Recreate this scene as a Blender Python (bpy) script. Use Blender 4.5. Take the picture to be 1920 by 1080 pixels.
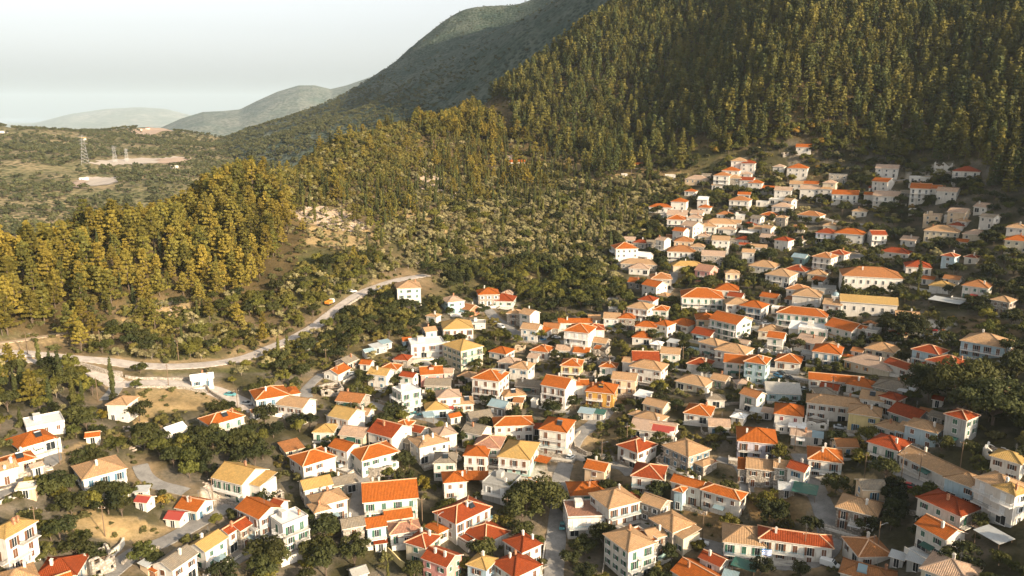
import bpy, bmesh, math, random
import numpy as np
from mathutils import Vector, Matrix
R = math.radians
for o in list(bpy.data.objects): bpy.data.objects.remove(o)
scn = bpy.context.scene
COL = scn.collection

# ------------------------------------------------------------------ camera
CAMZ = 145.0; PITCH = R(12.5); FPX = 1507.0          # focal length in pixels of a 1920 wide frame
cd = bpy.data.cameras.new('camera'); cam = bpy.data.objects.new('camera', cd); COL.objects.link(cam)
cam.location = (0, 0, CAMZ); cam.rotation_euler = (math.pi/2 - PITCH, 0, 0)
cd.sensor_width = 36; cd.lens = 36*FPX/1920; cd.clip_start = 1; cd.clip_end = 90000
scn.camera = cam

# ------------------------------------------------------------------ light
SUN_EL = R(21); SUN_DIR = Vector((0.75*math.cos(SUN_EL), -0.66*math.cos(SUN_EL), math.sin(SUN_EL))).normalized()
w = bpy.data.worlds.new('World'); scn.world = w; w.use_nodes = True
nt = w.node_tree; nt.nodes.clear()
sky = nt.nodes.new('ShaderNodeTexSky'); sky.sky_type = 'NISHITA'; sky.sun_disc = False
sky.sun_elevation = SUN_EL; sky.sun_rotation = math.atan2(SUN_DIR.x, SUN_DIR.y)
sky.air_density = 1.0; sky.dust_density = 4.5; sky.ozone_density = 1.0; sky.altitude = 400
hs = nt.nodes.new('ShaderNodeHueSaturation'); hs.inputs['Saturation'].default_value = 0.2
bg = nt.nodes.new('ShaderNodeBackground'); bg.inputs['Strength'].default_value = 0.118
wo = nt.nodes.new('ShaderNodeOutputWorld')
nt.links.new(sky.outputs[0], hs.inputs['Color']); nt.links.new(hs.outputs[0], bg.inputs[0]); nt.links.new(bg.outputs[0], wo.inputs[0])
sl = bpy.data.lights.new('sun', 'SUN'); sl.energy = 5.0; sl.angle = R(0.6); sl.color = (1.0, 0.80, 0.55)
so = bpy.data.objects.new('sun', sl); COL.objects.link(so); so.location = (300, -200, 500)
so.rotation_euler = SUN_DIR.to_track_quat('Z', 'Y').to_euler()
scn.view_settings.view_transform = 'Standard'; scn.view_settings.look = 'None'
scn.view_settings.exposure = 1.05; scn.view_settings.gamma = 1.0; scn.view_settings.use_curve_mapping = False
scn.render.engine = 'CYCLES'
scn.cycles.max_bounces = 5; scn.cycles.diffuse_bounces = 2; scn.cycles.glossy_bounces = 2
scn.cycles.transparent_max_bounces = 6; scn.cycles.volume_bounces = 1; scn.cycles.transmission_bounces = 2

rng = random.Random(7)
# ------------------------------------------------------------------ helpers
def tag(o, label=None, cat=None, group=None, kind=None):
    if label: o['label'] = label
    if cat: o['category'] = cat
    if group: o['group'] = group
    if kind: o['kind'] = kind
    return o
def empty(name, loc=(0,0,0), rz=0):
    o = bpy.data.objects.new(name, None); o.location = loc; o.rotation_euler = (0,0,rz); o.empty_display_size = .5
    COL.objects.link(o); return o
def put(name, me, parent=None, loc=(0,0,0), rz=0):
    o = bpy.data.objects.new(name, me); o.location = loc; o.rotation_euler = (0,0,rz)
    COL.objects.link(o)
    if parent: o.parent = parent
    return o
class MB:
    """collects faces with a material index each"""
    def __init__(s): s.v = []; s.f = []; s.m = []
    def poly(s, pts, mi=0):
        n = len(s.v); s.v += [tuple(p) for p in pts]; s.f.append(tuple(range(n, n+len(pts)))); s.m.append(mi)
    def box(s, x0, y0, z0, x1, y1, z1, mi=0):
        n = len(s.v)
        s.v += [(x0,y0,z0),(x1,y0,z0),(x1,y1,z0),(x0,y1,z0),(x0,y0,z1),(x1,y0,z1),(x1,y1,z1),(x0,y1,z1)]
        for q in ((0,3,2,1),(4,5,6,7),(0,1,5,4),(1,2,6,5),(2,3,7,6),(3,0,4,7)):
            s.f.append(tuple(n+i for i in q)); s.m.append(mi)
    def bar(s, a, b, r, mi=0, n=5, r2=None):
        a = Vector(a); b = Vector(b); d = (b-a)
        if d.length < 1e-6: return
        d.normalize(); u = d.orthogonal().normalized(); w_ = d.cross(u); r2 = r if r2 is None else r2
        k = len(s.v)
        for i in range(n):
            t = 2*math.pi*i/n; s.v.append(tuple(a+(u*math.cos(t)+w_*math.sin(t))*r))
        for i in range(n):
            t = 2*math.pi*i/n; s.v.append(tuple(b+(u*math.cos(t)+w_*math.sin(t))*r2))
        for i in range(n):
            j = (i+1) % n; s.f.append((k+i, k+j, k+n+j, k+n+i)); s.m.append(mi)
        s.f.append(tuple(k+n-1-i for i in range(n))); s.m.append(mi)
        s.f.append(tuple(k+n+i for i in range(n))); s.m.append(mi)
    def mesh(s, name, mats, smooth=False):
        me = bpy.data.meshes.new(name); me.from_pydata(s.v, [], s.f)
        for m in mats: me.materials.append(m)
        me.polygons.foreach_set('material_index', s.m)
        if smooth: me.polygons.foreach_set('use_smooth', [True]*len(s.f))
        me.update(); return me
    def build(s, name, mats, parent=None, loc=(0,0,0), rz=0):
        if not isinstance(mats, (list, tuple)): mats = [mats]
        return put(name, s.mesh(name, mats), parent, loc, rz)

# ------------------------------------------------------------------ materials
def _mat(name):
    m = bpy.data.materials.new(name); m.use_nodes = True
    return m, m.node_tree, m.node_tree.nodes['Principled BSDF']
def N(nt, t, **kw):
    n = nt.nodes.new(t)
    for k, v in kw.items(): setattr(n, k, v)
    return n
def mixc(nt, fac, a, b, mode='MIX'):
    m = N(nt, 'ShaderNodeMix', data_type='RGBA', blend_type=mode)
    for i, x in ((0, fac), (6, a), (7, b)):
        if hasattr(x, 'is_output'): nt.links.new(x, m.inputs[i])
        elif i == 0: m.inputs[0].default_value = x
        else: m.inputs[i].default_value = (*x, 1) if len(x) == 3 else x
    return m.outputs[2]
def noise(nt, vec, scale, detail=4, rough=.55):
    n = N(nt, 'ShaderNodeTexNoise'); n.inputs['Scale'].default_value = scale
    n.inputs['Detail'].default_value = detail; n.inputs['Roughness'].default_value = rough
    if vec is not None: nt.links.new(vec, n.inputs['Vector'])
    return n
def ramp(nt, inp, stops):
    r = N(nt, 'ShaderNodeValToRGB'); e = r.color_ramp.elements
    e[0].position, c = stops[0]; e[0].color = (*c, 1) if len(c) == 3 else c
    e[1].position, c = stops[-1]; e[1].color = (*c, 1) if len(c) == 3 else c
    for p, c in stops[1:-1]:
        q = e.new(p); q.color = (*c, 1) if len(c) == 3 else c
    nt.links.new(inp, r.inputs[0]); return r.outputs[0]
def bumpn(nt, h, strength, dist=.1):
    b = N(nt, 'ShaderNodeBump'); b.inputs['Strength'].default_value = strength; b.inputs['Distance'].default_value = dist
    nt.links.new(h, b.inputs['Height']); return b.outputs[0]
def sc(c, k): return tuple(min(1, x*k) for x in c)

def plain(name, c, rough=.8, metal=0):
    m, nt, p = _mat(name)
    oi = N(nt, 'ShaderNodeObjectInfo'); tc = N(nt, 'ShaderNodeTexCoord')
    n = noise(nt, tc.outputs['Object'], 2.0)
    col = mixc(nt, ramp(nt, n.outputs[0], [(.3,(0,0,0)),(.7,(1,1,1))]), sc(c,.82), sc(c,1.1))
    nt.links.new(col, p.inputs['Base Color']); p.inputs['Roughness'].default_value = rough; p.inputs['Metallic'].default_value = metal
    return m
def plaster(name, c, dirt=.5):
    m, nt, p = _mat(name)
    tc = N(nt, 'ShaderNodeTexCoord'); oi = N(nt, 'ShaderNodeObjectInfo'); geo = N(nt, 'ShaderNodeNewGeometry')
    n1 = noise(nt, geo.outputs['Position'], .45, 5); n2 = noise(nt, geo.outputs['Position'], 3.5, 3)
    mp = N(nt, 'ShaderNodeMapping'); mp.inputs['Scale'].default_value = (1.6, 1.6, .18); nt.links.new(geo.outputs['Position'], mp.inputs[0])
    n3 = noise(nt, mp.outputs[0], 1.4, 4)
    a = mixc(nt, ramp(nt, n1.outputs[0], [(.35,(0,0,0)),(.75,(1,1,1))]), c, sc(c,.80))
    dk = (c[0]*.45, c[1]*.40, c[2]*.33)
    b = mixc(nt, ramp(nt, n3.outputs[0], [(.52,(0,0,0)),(.78,(dirt,)*3)]), a, dk)
    d = mixc(nt, ramp(nt, oi.outputs['Random'], [(0,(0,0,0)),(1,(.30,)*3)]), b, (c[0]*.62,c[1]*.57,c[2]*.5))
    nt.links.new(d, p.inputs['Base Color']); p.inputs['Roughness'].default_value = .88
    nt.links.new(bumpn(nt, n2.outputs[0], .35, .05), p.inputs['Normal'])
    return m
def stone(name, c, c2):
    m, nt, p = _mat(name)
    geo = N(nt, 'ShaderNodeNewGeometry'); v = N(nt, 'ShaderNodeTexVoronoi'); v.inputs['Scale'].default_value = 1.7
    nt.links.new(geo.outputs['Position'], v.inputs['Vector'])
    n = noise(nt, geo.outputs['Position'], 1.1, 6, .7)
    a = mixc(nt, v.outputs['Color'], c, c2)
    b = mixc(nt, ramp(nt, v.outputs['Distance'], [(.28,(0,0,0)),(.6,(1,1,1))]), a, sc(c2,.6))
    d = mixc(nt, ramp(nt, n.outputs[0], [(.4,(0,0,0)),(.7,(.75,)*3)]), b, sc(c,.5))
    nt.links.new(d, p.inputs['Base Color']); p.inputs['Roughness'].default_value = .95
    nt.links.new(bumpn(nt, v.outputs['Distance'], .8, .15), p.inputs['Normal'])
    return m
def tiles(name, c, var=.5, lichen=.35):
    """rows of barrel tiles: ribs down the slope, courses across it, patches of age"""
    m, nt, p = _mat(name)
    tc = N(nt, 'ShaderNodeTexCoord'); oi = N(nt, 'ShaderNodeObjectInfo')
    off = N(nt, 'ShaderNodeVectorMath', operation='SCALE'); nt.links.new(oi.outputs['Location'], off.inputs[0]); off.inputs['Scale'].default_value = .37
    ad = N(nt, 'ShaderNodeVectorMath', operation='ADD'); nt.links.new(tc.outputs['Object'], ad.inputs[0]); nt.links.new(off.outputs[0], ad.inputs[1])
    n1 = noise(nt, ad.outputs[0], .55, 5, .6); n2 = noise(nt, ad.outputs[0], 3.2, 4, .7)
    uv = N(nt, 'ShaderNodeUVMap'); br = N(nt, 'ShaderNodeTexBrick')
    nt.links.new(uv.outputs[0], br.inputs['Vector']); br.inputs['Scale'].default_value = 1
    br.offset = 0; br.inputs['Brick Width'].default_value = .42; br.inputs['Row Height'].default_value = .5
    br.inputs['Mortar Size'].default_value = .045; br.inputs['Mortar Smooth'].default_value = .6
    br.inputs['Color1'].default_value = (*sc(c, 1.22), 1); br.inputs['Color2'].default_value = (*sc(c, .72), 1)
    br.inputs['Mortar'].default_value = (*sc(c, .38), 1)
    wv = N(nt, 'ShaderNodeTexWave', bands_direction='X'); wv.inputs['Scale'].default_value = .75; nt.links.new(uv.outputs[0], wv.inputs['Vector'])
    a = mixc(nt, ramp(nt, n1.outputs[0], [(.3,(0,0,0)),(.72,(1,1,1))]), br.outputs['Color'], mixc(nt, .8, br.outputs['Color'], (c[0]*.62, c[1]*.72, c[2]*.9)))
    pale = (min(1, c[0]*1.15+.05), min(1, c[1]*1.35+.05), min(1, c[2]*1.5+.04))
    b = mixc(nt, ramp(nt, n2.outputs[0], [(.52,(0,0,0)),(.80,(lichen*1.6,)*3)]), a, pale)
    b2 = mixc(nt, ramp(nt, noise(nt, ad.outputs[0], 1.6, 6, .75).outputs[0], [(.60,(0,0,0)),(.78,(.55,)*3)]), b, sc(c, .35))
    d = mixc(nt, ramp(nt, oi.outputs['Random'], [(0,(0,0,0)),(1,(var,)*3)]), b2, (c[0]*.62, c[1]*.75, c[2]*.95))
    nt.links.new(d, p.inputs['Base Color']); p.inputs['Roughness'].default_value = .8; p.inputs['Specular IOR Level'].default_value = .15
    nt.links.new(bumpn(nt, wv.outputs['Fac'], .7, .12), p.inputs['Normal'])
    return m
def sheetmetal(name, c, rust=.3):
    m, nt, p = _mat(name)
    tc = N(nt, 'ShaderNodeTexCoord'); n = noise(nt, tc.outputs['Object'], .9, 5, .7)
    uv = N(nt, 'ShaderNodeUVMap'); wv = N(nt, 'ShaderNodeTexWave', bands_direction='X'); wv.inputs['Scale'].default_value = .9; nt.links.new(uv.outputs[0], wv.inputs['Vector'])
    a = mixc(nt, ramp(nt, n.outputs[0], [(.5,(0,0,0)),(.75,(rust,)*3)]), c, (.22,.13,.07))
    b = mixc(nt, ramp(nt, wv.outputs['Fac'], [(0,(.35,)*3),(.4,(0,0,0))]), a, sc(c,.5))
    nt.links.new(b, p.inputs['Base Color']); p.inputs['Roughness'].default_value = .55
    nt.links.new(bumpn(nt, wv.outputs['Fac'], .5, .08), p.inputs['Normal'])
    return m
def foliage(name, c1, c2, c3, transl=.25):
    """c1/c2 vary inside a crown by leaf clump, c3 by individual"""
    m, nt, p = _mat(name)
    oi = N(nt, 'ShaderNodeObjectInfo'); at = N(nt, 'ShaderNodeAttribute', attribute_name='tone')
    a = mixc(nt, at.outputs['Fac'], c1, c2)
    b = mixc(nt, ramp(nt, oi.outputs['Random'], [(.1,(0,0,0)),(1,(.75,)*3)]), a, c3)
    br = N(nt, 'ShaderNodeMath', operation='MULTIPLY_ADD'); nt.links.new(oi.outputs['Random'], br.inputs[0]); br.inputs[1].default_value = 37.7; br.inputs[2].default_value = .3
    fr = N(nt, 'ShaderNodeMath', operation='FRACT'); nt.links.new(br.outputs[0], fr.inputs[0])
    mu = mixc(nt, 1.0, b, ramp(nt, fr.outputs[0], [(0,(.60,)*3),(1,(1.2,)*3)]), 'MULTIPLY')
    nt.links.new(mu, p.inputs['Base Color']); p.inputs['Roughness'].default_value = .7; p.inputs['Specular IOR Level'].default_value = .15
    tr = N(nt, 'ShaderNodeBsdfTranslucent'); nt.links.new(mu, tr.inputs[0])
    mx = N(nt, 'ShaderNodeMixShader'); mx.inputs[0].default_value = transl
    out = nt.nodes['Material Output']
    nt.links.new(p.outputs[0], mx.inputs[1]); nt.links.new(tr.outputs[0], mx.inputs[2]); nt.links.new(mx.outputs[0], out.inputs[0])
    return m
M = {}
RC = dict(o=(.42,.102,.013), r=(.30,.052,.011), n=(.48,.27,.125), y=(.52,.30,.09), b=(.50,.32,.20), s=(.27,.205,.135), t=(.40,.19,.11), q=(.40,.155,.05))
for k, c in RC.items(): M['roof_'+k] = tiles('roof_tiles_'+k, c, .45 if k != 's' else .3, .5 if k in 's' else .3)
for k, c in dict(g=(.33,.32,.29), w=(.68,.66,.62)).items(): M['roof_'+k] = plaster('roof_concrete_'+k, c, .6)
for k, c in dict(k=(.23,.32,.35), m=(.40,.41,.40), d=(.32,.045,.03), e=(.025,.10,.075), x=(.70,.69,.66)).items(): M['roof_'+k] = sheetmetal('roof_sheet_'+k, c, .35)
WC = dict(w=(.64,.60,.535), c=(.60,.52,.38), p=(.66,.29,.24), k=(.40,.53,.58), y=(.60,.48,.22), m=(.50,.27,.05), l=(.50,.47,.52), g=(.40,.40,.38), n=(.62,.47,.31), h=(.34,.50,.47))
for k, c in WC.items(): M['wall_'+k] = plaster('plaster_'+k, c, .8 if k != 'g' else .95)
M['wall_s'] = stone('rubble_wall', (.52,.46,.38), (.36,.31,.25)); M['wall_b'] = stone('brick_wall', (.56,.28,.15), (.48,.22,.11))
M['ridge'] = plain('ridge_mortar', (.56,.33,.19)); M['fascia'] = plain('fascia', (.66,.58,.48))
M['glass'] = plain('window_glass', (.02,.025,.028), .15); M['frame_white'] = plain('white_joinery', (.72,.70,.66), .5)
SH = dict(green=(.025,.10,.06), brown=(.13,.055,.025), blue=(.05,.13,.19), white=(.62,.62,.60), orange=(.45,.20,.05), red=(.20,.03,.02))
for k, c in SH.items(): M['sh_'+k] = plain('shutter_'+k, c, .6)
M['slab'] = plain('balcony_concrete', (.62,.58,.52)); M['rail_dark'] = plain('railing_dark', (.05,.05,.05), .5); M['rail_white'] = plain('railing_white', (.68,.68,.66), .5)
M['rail_blue'] = plain('railing_blue', (.15,.32,.38), .5)
M['wood'] = plain('weathered_wood', (.17,.11,.065)); M['metal'] = plain('galvanised_metal', (.26,.26,.26), .45, .6)
M['tyre'] = plain('tyre_rubber', (.02,.02,.02)); M['carglass'] = plain('car_glass', (.02,.03,.035), .08)
# ------------------------------------------------------------------ terrain
def pix(u, v):
    """azimuth (clockwise from +Y) and tan(depression) of a photograph pixel"""
    u = np.asarray(u, float); v = np.asarray(v, float)
    a = (u-960)/FPX; b = (v-540)/FPX
    dx = a; dy = math.cos(PITCH)-b*math.sin(PITCH); dz = -math.sin(PITCH)-b*math.cos(PITCH)
    return np.arctan2(dx, dy), -dz/np.hypot(dx, dy)
def tps_fit(P, z, lam=.002):
    n = len(P); d = np.hypot(P[:,None,0]-P[None,:,0], P[:,None,1]-P[None,:,1])
    K = np.where(d > 0, d*d*np.log(np.maximum(d, 1e-9)), 0) + lam*np.eye(n)
    Q = np.c_[np.ones(n), P]; A = np.block([[K, Q], [Q.T, np.zeros((3,3))]])
    return P, np.linalg.solve(A, np.r_[z, np.zeros(3)])
def tps_eval(fit, X, Y):
    P, w = fit; out = w[-3]+w[-2]*X+w[-1]*Y
    for i in range(len(P)):
        d2 = (X-P[i,0])**2+(Y-P[i,1])**2
        out = out+w[i]*.5*d2*np.log(np.maximum(d2, 1e-12))
    return out
def ctrl(pts, S):
    """pts: (u, v, r) seen, or ('z', u_at_horizon, r, z) unseen"""
    P = []; Z = []
    for p in pts:
        if p[0] == 'z': az = math.atan((p[1]-960)/FPX/math.cos(PITCH)); r = p[2]; z = p[3]
        else:
            az, t = pix(p[0], p[1]); r = p[2]; z = CAMZ-r*float(t)
        P.append((r*math.sin(az)/S, r*math.cos(az)/S)); Z.append(z)
    return np.array(P), np.array(Z)
rs = np.random.RandomState(3)
def vnoise(X, Y, scale, seed, octs=4):
    """value noise"""
    out = np.zeros_like(X); amp = 1; tot = 0
    for o in range(octs):
        g = np.random.RandomState(seed+o).rand(128, 128)
        x = X/scale; y = Y/scale; xi = np.floor(x).astype(int); yi = np.floor(y).astype(int)
        fx = x-xi; fy = y-yi; fx = fx*fx*(3-2*fx); fy = fy*fy*(3-2*fy)
        a = g[xi%128, yi%128]; b = g[(xi+1)%128, yi%128]; c = g[xi%128, (yi+1)%128]; d = g[(xi+1)%128, (yi+1)%128]
        out += amp*((a*(1-fx)+b*fx)*(1-fy)+(c*(1-fx)+d*fx)*fy-.5); tot += amp; amp *= .5; scale *= .5
    return out/tot

class Sheet:
    """a height field on rings and rays, with fast lookup"""
    def __init__(s, az0, az1, na, r0, r1, nr, fn):
        s.az = np.linspace(az0, az1, na); s.lr = np.linspace(math.log(r0), math.log(r1), nr)
        A, L = np.meshgrid(s.az, s.lr); Rr = np.exp(L); s.X = Rr*np.sin(A); s.Y = Rr*np.cos(A); s.Z = fn(s.X, s.Y)
    def h(s, X, Y):
        X = np.asarray(X, float); Y = np.asarray(Y, float)
        a = (np.arctan2(X, Y)-s.az[0])/(s.az[1]-s.az[0]); l = (np.log(np.maximum(np.hypot(X, Y), 1))-s.lr[0])/(s.lr[1]-s.lr[0])
        a = np.clip(a, 0, len(s.az)-1.001); l = np.clip(l, 0, len(s.lr)-1.001)
        i = a.astype(int); j = l.astype(int); fa = a-i; fl = l-j; Z = s.Z
        return (Z[j,i]*(1-fa)+Z[j,i+1]*fa)*(1-fl)+(Z[j+1,i]*(1-fa)+Z[j+1,i+1]*fa)*fl
    def hit(s, u, v, up=0.0, rmin=150, rmax=None):
        az, t = pix(u, v); r = np.arange(rmin, rmax or math.exp(s.lr[-1]), 1.0)
        X = r*math.sin(az); Y = r*math.cos(az); d = (CAMZ-r*float(t))-(s.h(X, Y)+up)
        k = np.argmax(d < 0)
        if d[k] >= 0: k = int(np.argmin(d))
        rr = r[k]
        if k > 0 and d[k] < 0: rr = r[k-1]+(d[k-1]/(d[k-1]-d[k]+1e-9))
        return np.array([rr*math.sin(az), rr*math.cos(az), float(s.h(rr*math.sin(az), rr*math.cos(az)))])
    def mesh(s, name, mat, colour=None):
        ny, nx = s.X.shape; V = np.stack([s.X, s.Y, s.Z], -1).reshape(-1, 3)
        i = np.arange((ny-1)*(nx-1)); a = (i//(nx-1))*nx+i % (nx-1)
        F = np.stack([a, a+nx, a+nx+1, a+1], 1)[:, ::-1]
        me = bpy.data.meshes.new(name); me.vertices.add(len(V)); me.vertices.foreach_set('co', V.ravel())
        me.loops.add(F.size); me.loops.foreach_set('vertex_index', F.ravel().astype(np.int32))
        me.polygons.add(len(F)); me.polygons.foreach_set('loop_start', np.arange(0, F.size, 4, dtype=np.int32))
        me.polygons.foreach_set('loop_total', np.full(len(F), 4, dtype=np.int32)); me.polygons.foreach_set('use_smooth', np.ones(len(F), bool))
        me.materials.append(mat); me.update(); me.validate()
        if me.polygons[0].normal.z < 0: me.flip_normals()
        if colour is not None:
            at = me.color_attributes.new('ground', 'FLOAT_COLOR', 'POINT')
            at.data.foreach_set('color', np.c_[colour.reshape(-1, 3), np.ones(len(V))].ravel())
        return put(name, me)

VP = [1300, 1080, 900, 750, 640, 540]; RP = [158, 196, 239, 297, 360, 438]
pts = []
for u in (-300, 100, 500, 900, 1300, 1700, 2150):
    for v, r in zip(VP, RP):
        if v < 640 and u < 800: continue
        if v == 540 and u > 1400: r = 430
        pts.append((u, v, r))
pts += [(0,640,348),(0,520,400),(-300,600,370),(-300,520,420),(200,600,372),(200,430,450),(200,510,410),(400,685,326),(400,600,378),(400,500,432),(400,420,492),(400,372,542),
        (500,330,592),(600,600,372),(600,500,432),(600,420,500),(600,340,592),(640,262,682),(750,520,426),(750,450,492),(750,350,592),(750,280,682),(750,238,762),
        (900,450,508),(900,400,562),(900,330,652),(900,270,742),(870,232,835),(950,172,895),(1050,112,925),(1120,55,950),
        (1100,480,492),(1100,400,570),(1100,300,690),(1100,240,765),(1100,150,850),(1130,60,930),
        (1250,480,492),(1250,400,560),(1250,300,652),(1250,240,728),(1250,150,835),(1250,0,970),
        (1500,450,520),(1500,380,578),(1500,320,622),(1500,270,640),(1500,150,692),(1500,60,752),(1500,0,805),
        (1750,450,505),(1750,380,550),(1750,320,590),(1750,270,622),(1750,150,705),(1750,0,835),
        (1920,450,482),(1920,380,522),(1920,320,555),(1920,260,590),(1920,100,690),(1920,0,780),
        ('z',-300,560,40),('z',0,500,28),('z',0,640,10),('z',-300,800,5),('z',200,580,35),('z',200,720,8),('z',400,660,40),('z',400,820,5),('z',500,720,50),('z',500,900,5),
        ('z',640,820,70),('z',640,1000,10),('z',750,900,88),('z',750,1060,20),('z',850,970,105),('z',850,1120,40),('z',950,1040,150),('z',1050,1080,200),
        ('z',1150,1150,285),('z',1250,1150,385),('z',1500,1150,510),('z',1800,1150,570),('z',2200,1150,570),('z',2600,1150,520),('z',1130,1600,150),('z',1300,1600,560),('z',1500,1600,700),('z',1900,1600,760),('z',2600,1600,700),('z',950,1600,-50),('z',700,1600,-200),('z',300,1600,-300),('z',-300,1600,-300),('z',-300,1150,-60),('z',300,1150,-60),  # includes the unseen upper hill, raised to keep sun off the mountain flank
        ('z',-500,100,14),('z',300,90,14),('z',900,90,14),('z',1500,90,14),('z',2300,90,20),
        # unseen rise beyond the right of frame, heights shaped to shade the right edge
        ('z',2450,300,38),('z',2600,420,55),('z',2400,490,80),('z',2490,570,140),('z',2250,640,150),('z',2300,680,190),('z',2750,330,60),('z',2900,200,40)]
nf = tps_fit(*ctrl(pts, 300.0), lam=.0015) if False else None
_P, _Z = ctrl(pts, 300.0); nf = tps_fit(_P, _Z, .0012)
def near_fn(X, Y):
    z = tps_eval(nf, X/300.0, Y/300.0)
    r = np.hypot(X, Y)
    return z + vnoise(X, Y, 60, 11)*np.clip((r-400)/300, .12, 1)*9 + vnoise(X, Y, 14, 31, 3)*1.1
near = Sheet(R(-43), R(50), 560, 80, 1600, 440, near_fn)

# --- roads: centre lines traced on the ground, then laid out and cut into the slope
ROADS = [  # name, width, label-free (structure); pixel centre line
 ('main_road', 7.2, [(-90,648),(0,657),(60,664),(130,672),(200,679),(260,685),(330,687),(400,682),(460,671),(510,654),(560,632),(600,604),(640,573),(680,548),(725,530),(760,521),(800,517)]),
 ('lower_road', 7.5, [(-40,664),(40,672),(100,680),(150,690),(190,703),(222,719),(255,719),(300,717),(350,721),(392,729),(422,742),(452,757),(482,772)]),
 ('village_road', 5.0, [(222,719),(212,735),(200,752)]),
 ('village_road', 6.0, [(905,572),(918,584),(929,598),(948,610),(966,628),(984,640),(1025,642),(1075,641)]),
 ('village_road', 5.4, [(1037,1100),(1042,1020),(1046,960),(1051,900),(1060,872),(1068,845),(1078,824),(1090,812),(1112,796),(1132,776),(1148,758)]),
 ('village_road', 5.0, [(1076,852),(1105,862),(1140,868),(1172,876),(1186,893)]),
 ('village_road', 5.5, [(190,1082),(225,1054),(255,1032),(303,1020),(338,1004),(369,983),(400,965),(425,953),(445,946)]),
 ('village_road', 4.5, [(-20,930),(20,916),(58,899),(82,878),(100,866),(98,850),(108,836)]),
 ('village_road', 4.0, [(262,866),(272,888),(295,908),(325,920),(350,930)]),
 ('village_road', 6.0, [(1285,1012),(1345,1027),(1380,1050),(1440,1062),(1500,1058),(1540,1036),(1556,1008),(1550,966),(1530,920),(1513,872),(1500,850)]),
 ('village_road', 4.5, [(690,752),(717,764),(752,773),(795,785),(830,795)]),
 ('village_road', 4.0, [(577,748),(573,735),(584,718),(604,700)]),
 ('village_road', 5.0, [(610,860),(640,868),(668,888),(678,905),(672,950),(668,975)]),
 ('village_road', 4.5, [(1676,866),(1690,895),(1722,906),(1762,913)]),
 ('upper_road', 6.0, [(1655,345),(1700,335),(1738,331),(1766,323),(1790,317)]),
 ('upper_road', 4.5, [(1535,404),(1571,418),(1600,421),(1660,421)]),
 ('upper_road', 8.0, [(1595,488),(1616,478),(1650,473)]),
 ('village_road', 4.5, [(1258,492),(1263,515),(1256,540),(1240,560)]),
 ('village_road', 4.5, [(1345,860),(1385,868),(1398,895),(1400,925)]),
 ('village_road', 4.5, [(560,1005),(500,1018),(455,1040),(400,1070)]),
 ('village_road', 4.5, [(1430,690),(1465,700),(1500,712),(1530,716)]),
 ('forest_track', 4.0, [(225,583),(262,578),(300,571),(345,565)]),
 ('forest_track', 4.0, [(-40,643),(30,640),(90,632),(130,624)]),
 ('forest_track', 4.0, [(872,474),(884,468),(900,462)]),
]
def smooth_line(P, step=2.0):
    P = np.array(P); out = []
    Q = np.vstack([2*P[0]-P[1], P, 2*P[-1]-P[-2]])
    for i in range(1, len(Q)-2):
        n = max(2, int(np.linalg.norm(Q[i+1]-Q[i])/step)); t = np.linspace(0, 1, n, endpoint=False)[:, None]
        p0, p1, p2, p3 = Q[i-1], Q[i], Q[i+1], Q[i+2]
        out.append(.5*((2*p1)+(-p0+p2)*t+(2*p0-5*p1+4*p2-p3)*t**2+(-p0+3*p1-3*p2+p3)*t**3))
    out.append(P[-1:]); return np.vstack(out)
road_lines = []
Z0 = near.Z.copy()
for nm, wd, pl in ROADS:
    L = smooth_line([near.hit(u, v)[:2] for u, v in pl]); z = near.h(L[:,0], L[:,1])
    k = 9; zp = np.pad(z, k, mode='edge'); z = np.convolve(zp, np.ones(2*k+1)/(2*k+1), 'valid')
    road_lines.append((nm, wd, L, z))
dist = np.full(near.X.shape, 1e9); rz = np.zeros(near.X.shape); rw = np.zeros(near.X.shape)
for nm, wd, L, z in road_lines:
    x0, x1 = L[:,0].min()-20, L[:,0].max()+20; y0, y1 = L[:,1].min()-20, L[:,1].max()+20
    m = (near.X > x0)&(near.X < x1)&(near.Y > y0)&(near.Y < y1); X = near.X[m]; Y = near.Y[m]
    D = np.full(len(X), 1e9); Zr = np.zeros(len(X))
    for i in range(len(L)):
        d = (X-L[i,0])**2+(Y-L[i,1])**2; b = d < D; D[b] = d[b]; Zr[b] = z[i]
    D = np.sqrt(D)-wd/2; cur = dist[m]; b = D < cur
    t1 = rz[m]; t1[b] = Zr[b]; rz[m] = t1; cur[b] = D[b]; dist[m] = cur
f = np.clip((dist-1.5)/6.0, 0, 1); f = f*f*(3-2*f)
near.Z = np.where(dist < 8, (rz-.12)*(1-f)+near.Z*f, near.Z)

def project(X, Y, Z):
    dx = X; dy = Y; dz = Z-CAMZ; fw = dy*math.cos(PITCH)-dz*math.sin(PITCH); up = dy*math.sin(PITCH)+dz*math.cos(PITCH)
    return 960+FPX*dx/fw, 540-FPX*up/fw
def inpoly(u, v, poly):
    c = np.zeros(np.shape(u), bool); n = len(poly)
    for i in range(n):
        x0, y0 = poly[i]; x1, y1 = poly[(i+1) % n]
        if y0 == y1: continue
        t = ((y0 > v) != (y1 > v)) & (u < (x1-x0)*(v-y0)/(y1-y0)+x0); c ^= t
    return c
def world_poly(pl):                      # a patch of ground traced in the photograph, kept as a polygon on the ground
    return [tuple(near.hit(u, v)[:2]) for u, v in pl]
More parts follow.
